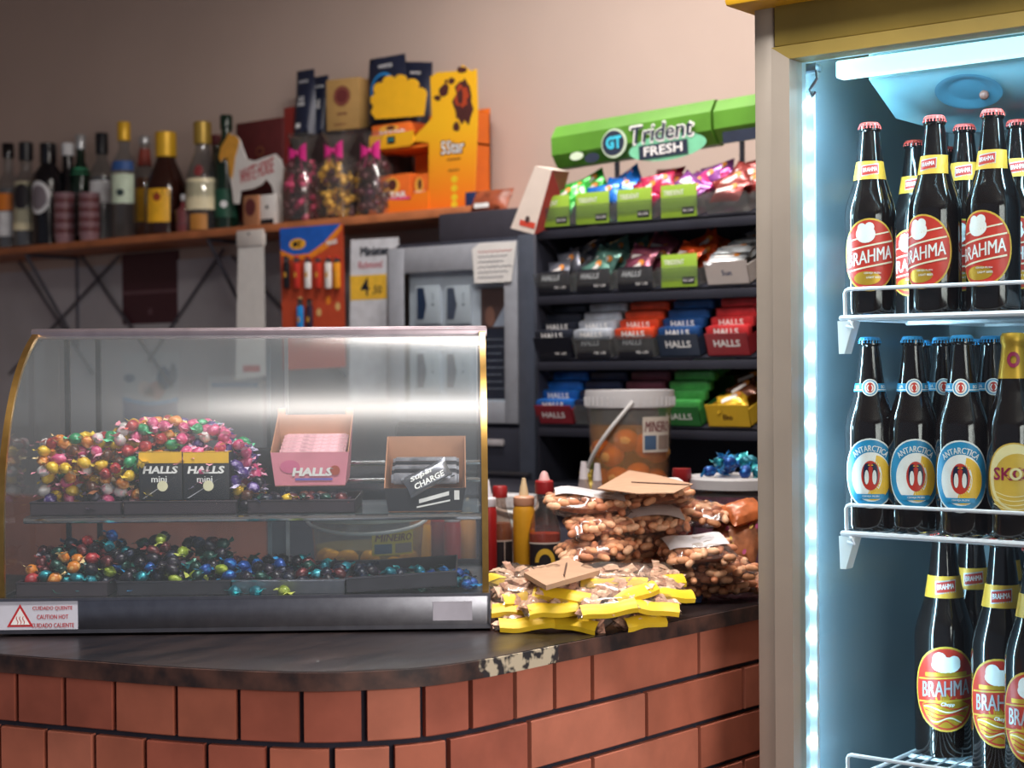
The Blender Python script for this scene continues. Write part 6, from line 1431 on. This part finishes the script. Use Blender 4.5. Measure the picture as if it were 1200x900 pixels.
# yellow snack bags
crm = [mat('pale_crackling', (226, 190, 164), .6, var=.25, scale=140), mat('spotted_crackling', (206, 160, 138), .6, var=.3, scale=160)]
yel = mat('bag_yellow', (232, 194, 48), .45)
TW = (4, -24, 15, -8, 30)
def yellow_bag(label, px, py, z, wpx, rz, ti, seed):
    c = onZ(px, py, CZ+z); dep = -(CI @ c).z; w = wpx*dep/F; d = .080; t = .026; rr = random.Random(seed)
    root = thing('snack_bag', label, 'bag', TR(c.x, c.y, c.z) @ Matrix.Rotation(YAW+math.radians(rz), 4, 'Z') @ RX(ti[0]+9) @ RY(ti[1]) @ RZ(TW[seed % 5]), group='yellow-topped snack bags at the front of the counter')
    q = MB(); q.pillow(w, d, t, 0, seed=seed, nu=12, nv=8, p=4); obj('clear_film', q, bagfilm, root)
    P = []
    me = MC.get('crk')
    if not me:
        me = []
        for k in range(3):
            q = MB(); q.pillow(.024, .014, .009, 0, seed=k, nu=5, nv=4, rag=.4); o_ = obj('crackling', q, crm[k % 2]); me.append(o_.data); bpy.data.objects.remove(o_)
        MC['crk'] = me
    for k in range(26):
        x, y = rr.uniform(-.42, .42)*w, rr.uniform(-.42, .36)*d; e = ((1-abs(2*x/w)**4)*(1-abs(2*y/d)**4))**.5
        o_ = bpy.data.objects.new('crackling', rr.choice(me)); COL.objects.link(o_); o_.parent = root; o_.matrix_basis = TR(x, y, rr.choice((1, 1, 1, -1, 0))*max(0, t/2*e-.006)) @ Euler((rr.uniform(-.5, .5), rr.uniform(-.4, .4), rr.uniform(0, 6))).to_matrix().to_4x4()
    # yellow header: a folded stiff strip along the front edge
    q = MB(); s2 = rr.choice((-1, 1)); 
    q.grid(lambda u, v: ((u-.5)*w*.86, -d*.5-.004+.0015*math.sin(u*9+seed)+.017*v, .0035+.008*math.sin(v*PI*.6)+.0015*math.sin(u*6+seed)), 14, 4, 0)
    q.grid(lambda u, v: ((u-.5)*w*.86, -d*.5-.004+.0015*math.sin(u*9+seed), .0035-.007*v+.0015*math.sin(u*6+seed)), 14, 1, 0)
    obj('yellow_header', q, yel, root, label='bright yellow header strip')
YBG = [(614, 722, .018, 74, 2, (6, -3)), (682, 724, .016, 76, -3, (4, 2)), (742, 720, .018, 62, 10, (6, 2)), (606, 708, .032, 66, 6, (4, 0)),
       (640, 706, .040, 70, -16, (6, 6)), (706, 705, .042, 76, 8, (8, -6)), (762, 706, .036, 66, 28, (4, 4)), (609, 692, .050, 70, 4, (8, 0)), (664, 690, .056, 78, -6, (8, 4)),
       (726, 690, .056, 74, 10, (8, -4)), (775, 691, .046, 60, 24, (4, 6)), (606, 677, .060, 62, 0, (6, 0)), (645, 678, .064, 60, 10, (4, 2)), (720, 676, .068, 90, 4, (8, -2)), (768, 675, .056, 56, -10, (6, 4))]
YL = ['lying at the front left against the case base', 'at the middle of the front edge', 'at the right of the front edge', 'second from bottom against the display case', 'tilted left between the front bags', 'mid-pile just above the front bags', 'sticking out at the right of the pile',
      'in third layer against the case', 'in third layer under the kraft packet', 'in the third layer right of the kraft packet', 'at the right end beside the small navy packet', 'topmost beside the red squeeze bottle', 'just under the left corner of the kraft packet', 'topmost, right of the kraft packet', 'topmost at the right before the peanut bags']
for i, ((px, py, z, w, rz, ti), l_) in enumerate(zip(YBG, YL)): yellow_bag('clear snack bag with yellow header strip %s' % l_, px, py, z, w, rz, ti, i+40)
# purple tub with teal sweets on its lid
c = at(862, 560, 3.02); zt = at(862, 557, 3.02).z; h = zt-CZ
t = thing('sweets_tub', 'round clear tub of purple sweets with milky lid, behind peanut bags by the fridge', 'tub', loc=(c.x, c.y, CZ)); r = .088
obj('clear_wall', MB().lathe([(r*.86, 0), (r*.9, .004), (r*.97, h*.9)], 36, cap=False), plastic, t)
obj('lid', MB().lathe([(r*.97, h*.86), (r*1.03, h*.87), (r*1.03, h*.97), (r*.98, h), (r*.9, h*.985), (.001, h*.985)], 40, cap=False), mat('milky_lid', (196, 196, 200), .35), t)
obj('sweets', MB().lathe([(r*.84, .004), (r*.92, h*.80), (r*.5, h*.83)], 30), mat('purple_sweets', (128, 36, 84), .4, var=.5, scale=55, bump=.6), t)
rr = random.Random(2)
for i in range(16):
    a = rr.uniform(0, 2*PI); q_ = rr.random()**.5*.062; o_ = bpy.data.objects.new('wrapped_candy', rr.choice(CAND[rr.choice(['teal', 'blue'])])); COL.objects.link(o_)
    o_.matrix_basis = TR(c.x-.0+q_*math.cos(a), c.y+q_*math.sin(a), zt+.010+(.016 if q_ < .04 else 0)) @ Euler((rr.random(), rr.random(), rr.random()*6)).to_matrix().to_4x4()
    tag(o_, 'shiny teal-blue wrapped candy on the lid of the purple sweets tub', 'candy', 'teal candies on the tub lid')
c = at(799, 560, 3.0); r_ = .019; h = at(799, 549, 3.0).z-CZ
t = thing('sauce_jar', 'sauce jar with dark red waisted cap behind the kraft sheet', 'jar', loc=(c.x, c.y, CZ)); obj('glass_body', MB().lathe([(r_, 0), (r_*1.05, .005), (r_*1.05, h*.62), (r_*.7, h*.78)], 20), mat('dark_red_sauce', (104, 32, 34), .35), t)
obj('screw_cap', MB().lathe([(r_*.9, h*.76), (r_*.95, h*.8), (r_*.7, h*.87), (r_*.95, h*.93), (r_*.9, h)], 20), redcap, t)
# yellow-green snack packets beside the egg bucket on back counter
for i, (px, py, rz, cc, lab) in enumerate(((652, 566, 20, (206, 176, 52), 'yellow snack packet leaning left of the orange pickle bucket'), (664, 543, -15, (96, 104, 52), 'olive and yellow snack packet on top of the yellow one by the bucket'), (683, 572, 10, (214, 190, 60), 'yellow snack packet right beside the base of the orange pickle bucket'))):
    c = at(px, py, 3.30); t = thing('snack_packet', lab, 'packet', TR(c.x, max(c.y, 2.80), max(c.z, BZ+.03)) @ Matrix.Rotation(YAW, 4, 'Z') @ RX(60) @ RZ(rz))
    q = MB(); q.pillow(.075, .062, .025, 0, seed=30+i); obj('wrapper', q, mat('snack_wrap_' + 'abc'[i], cc, .35, .1, var=.6, scale=55), t)
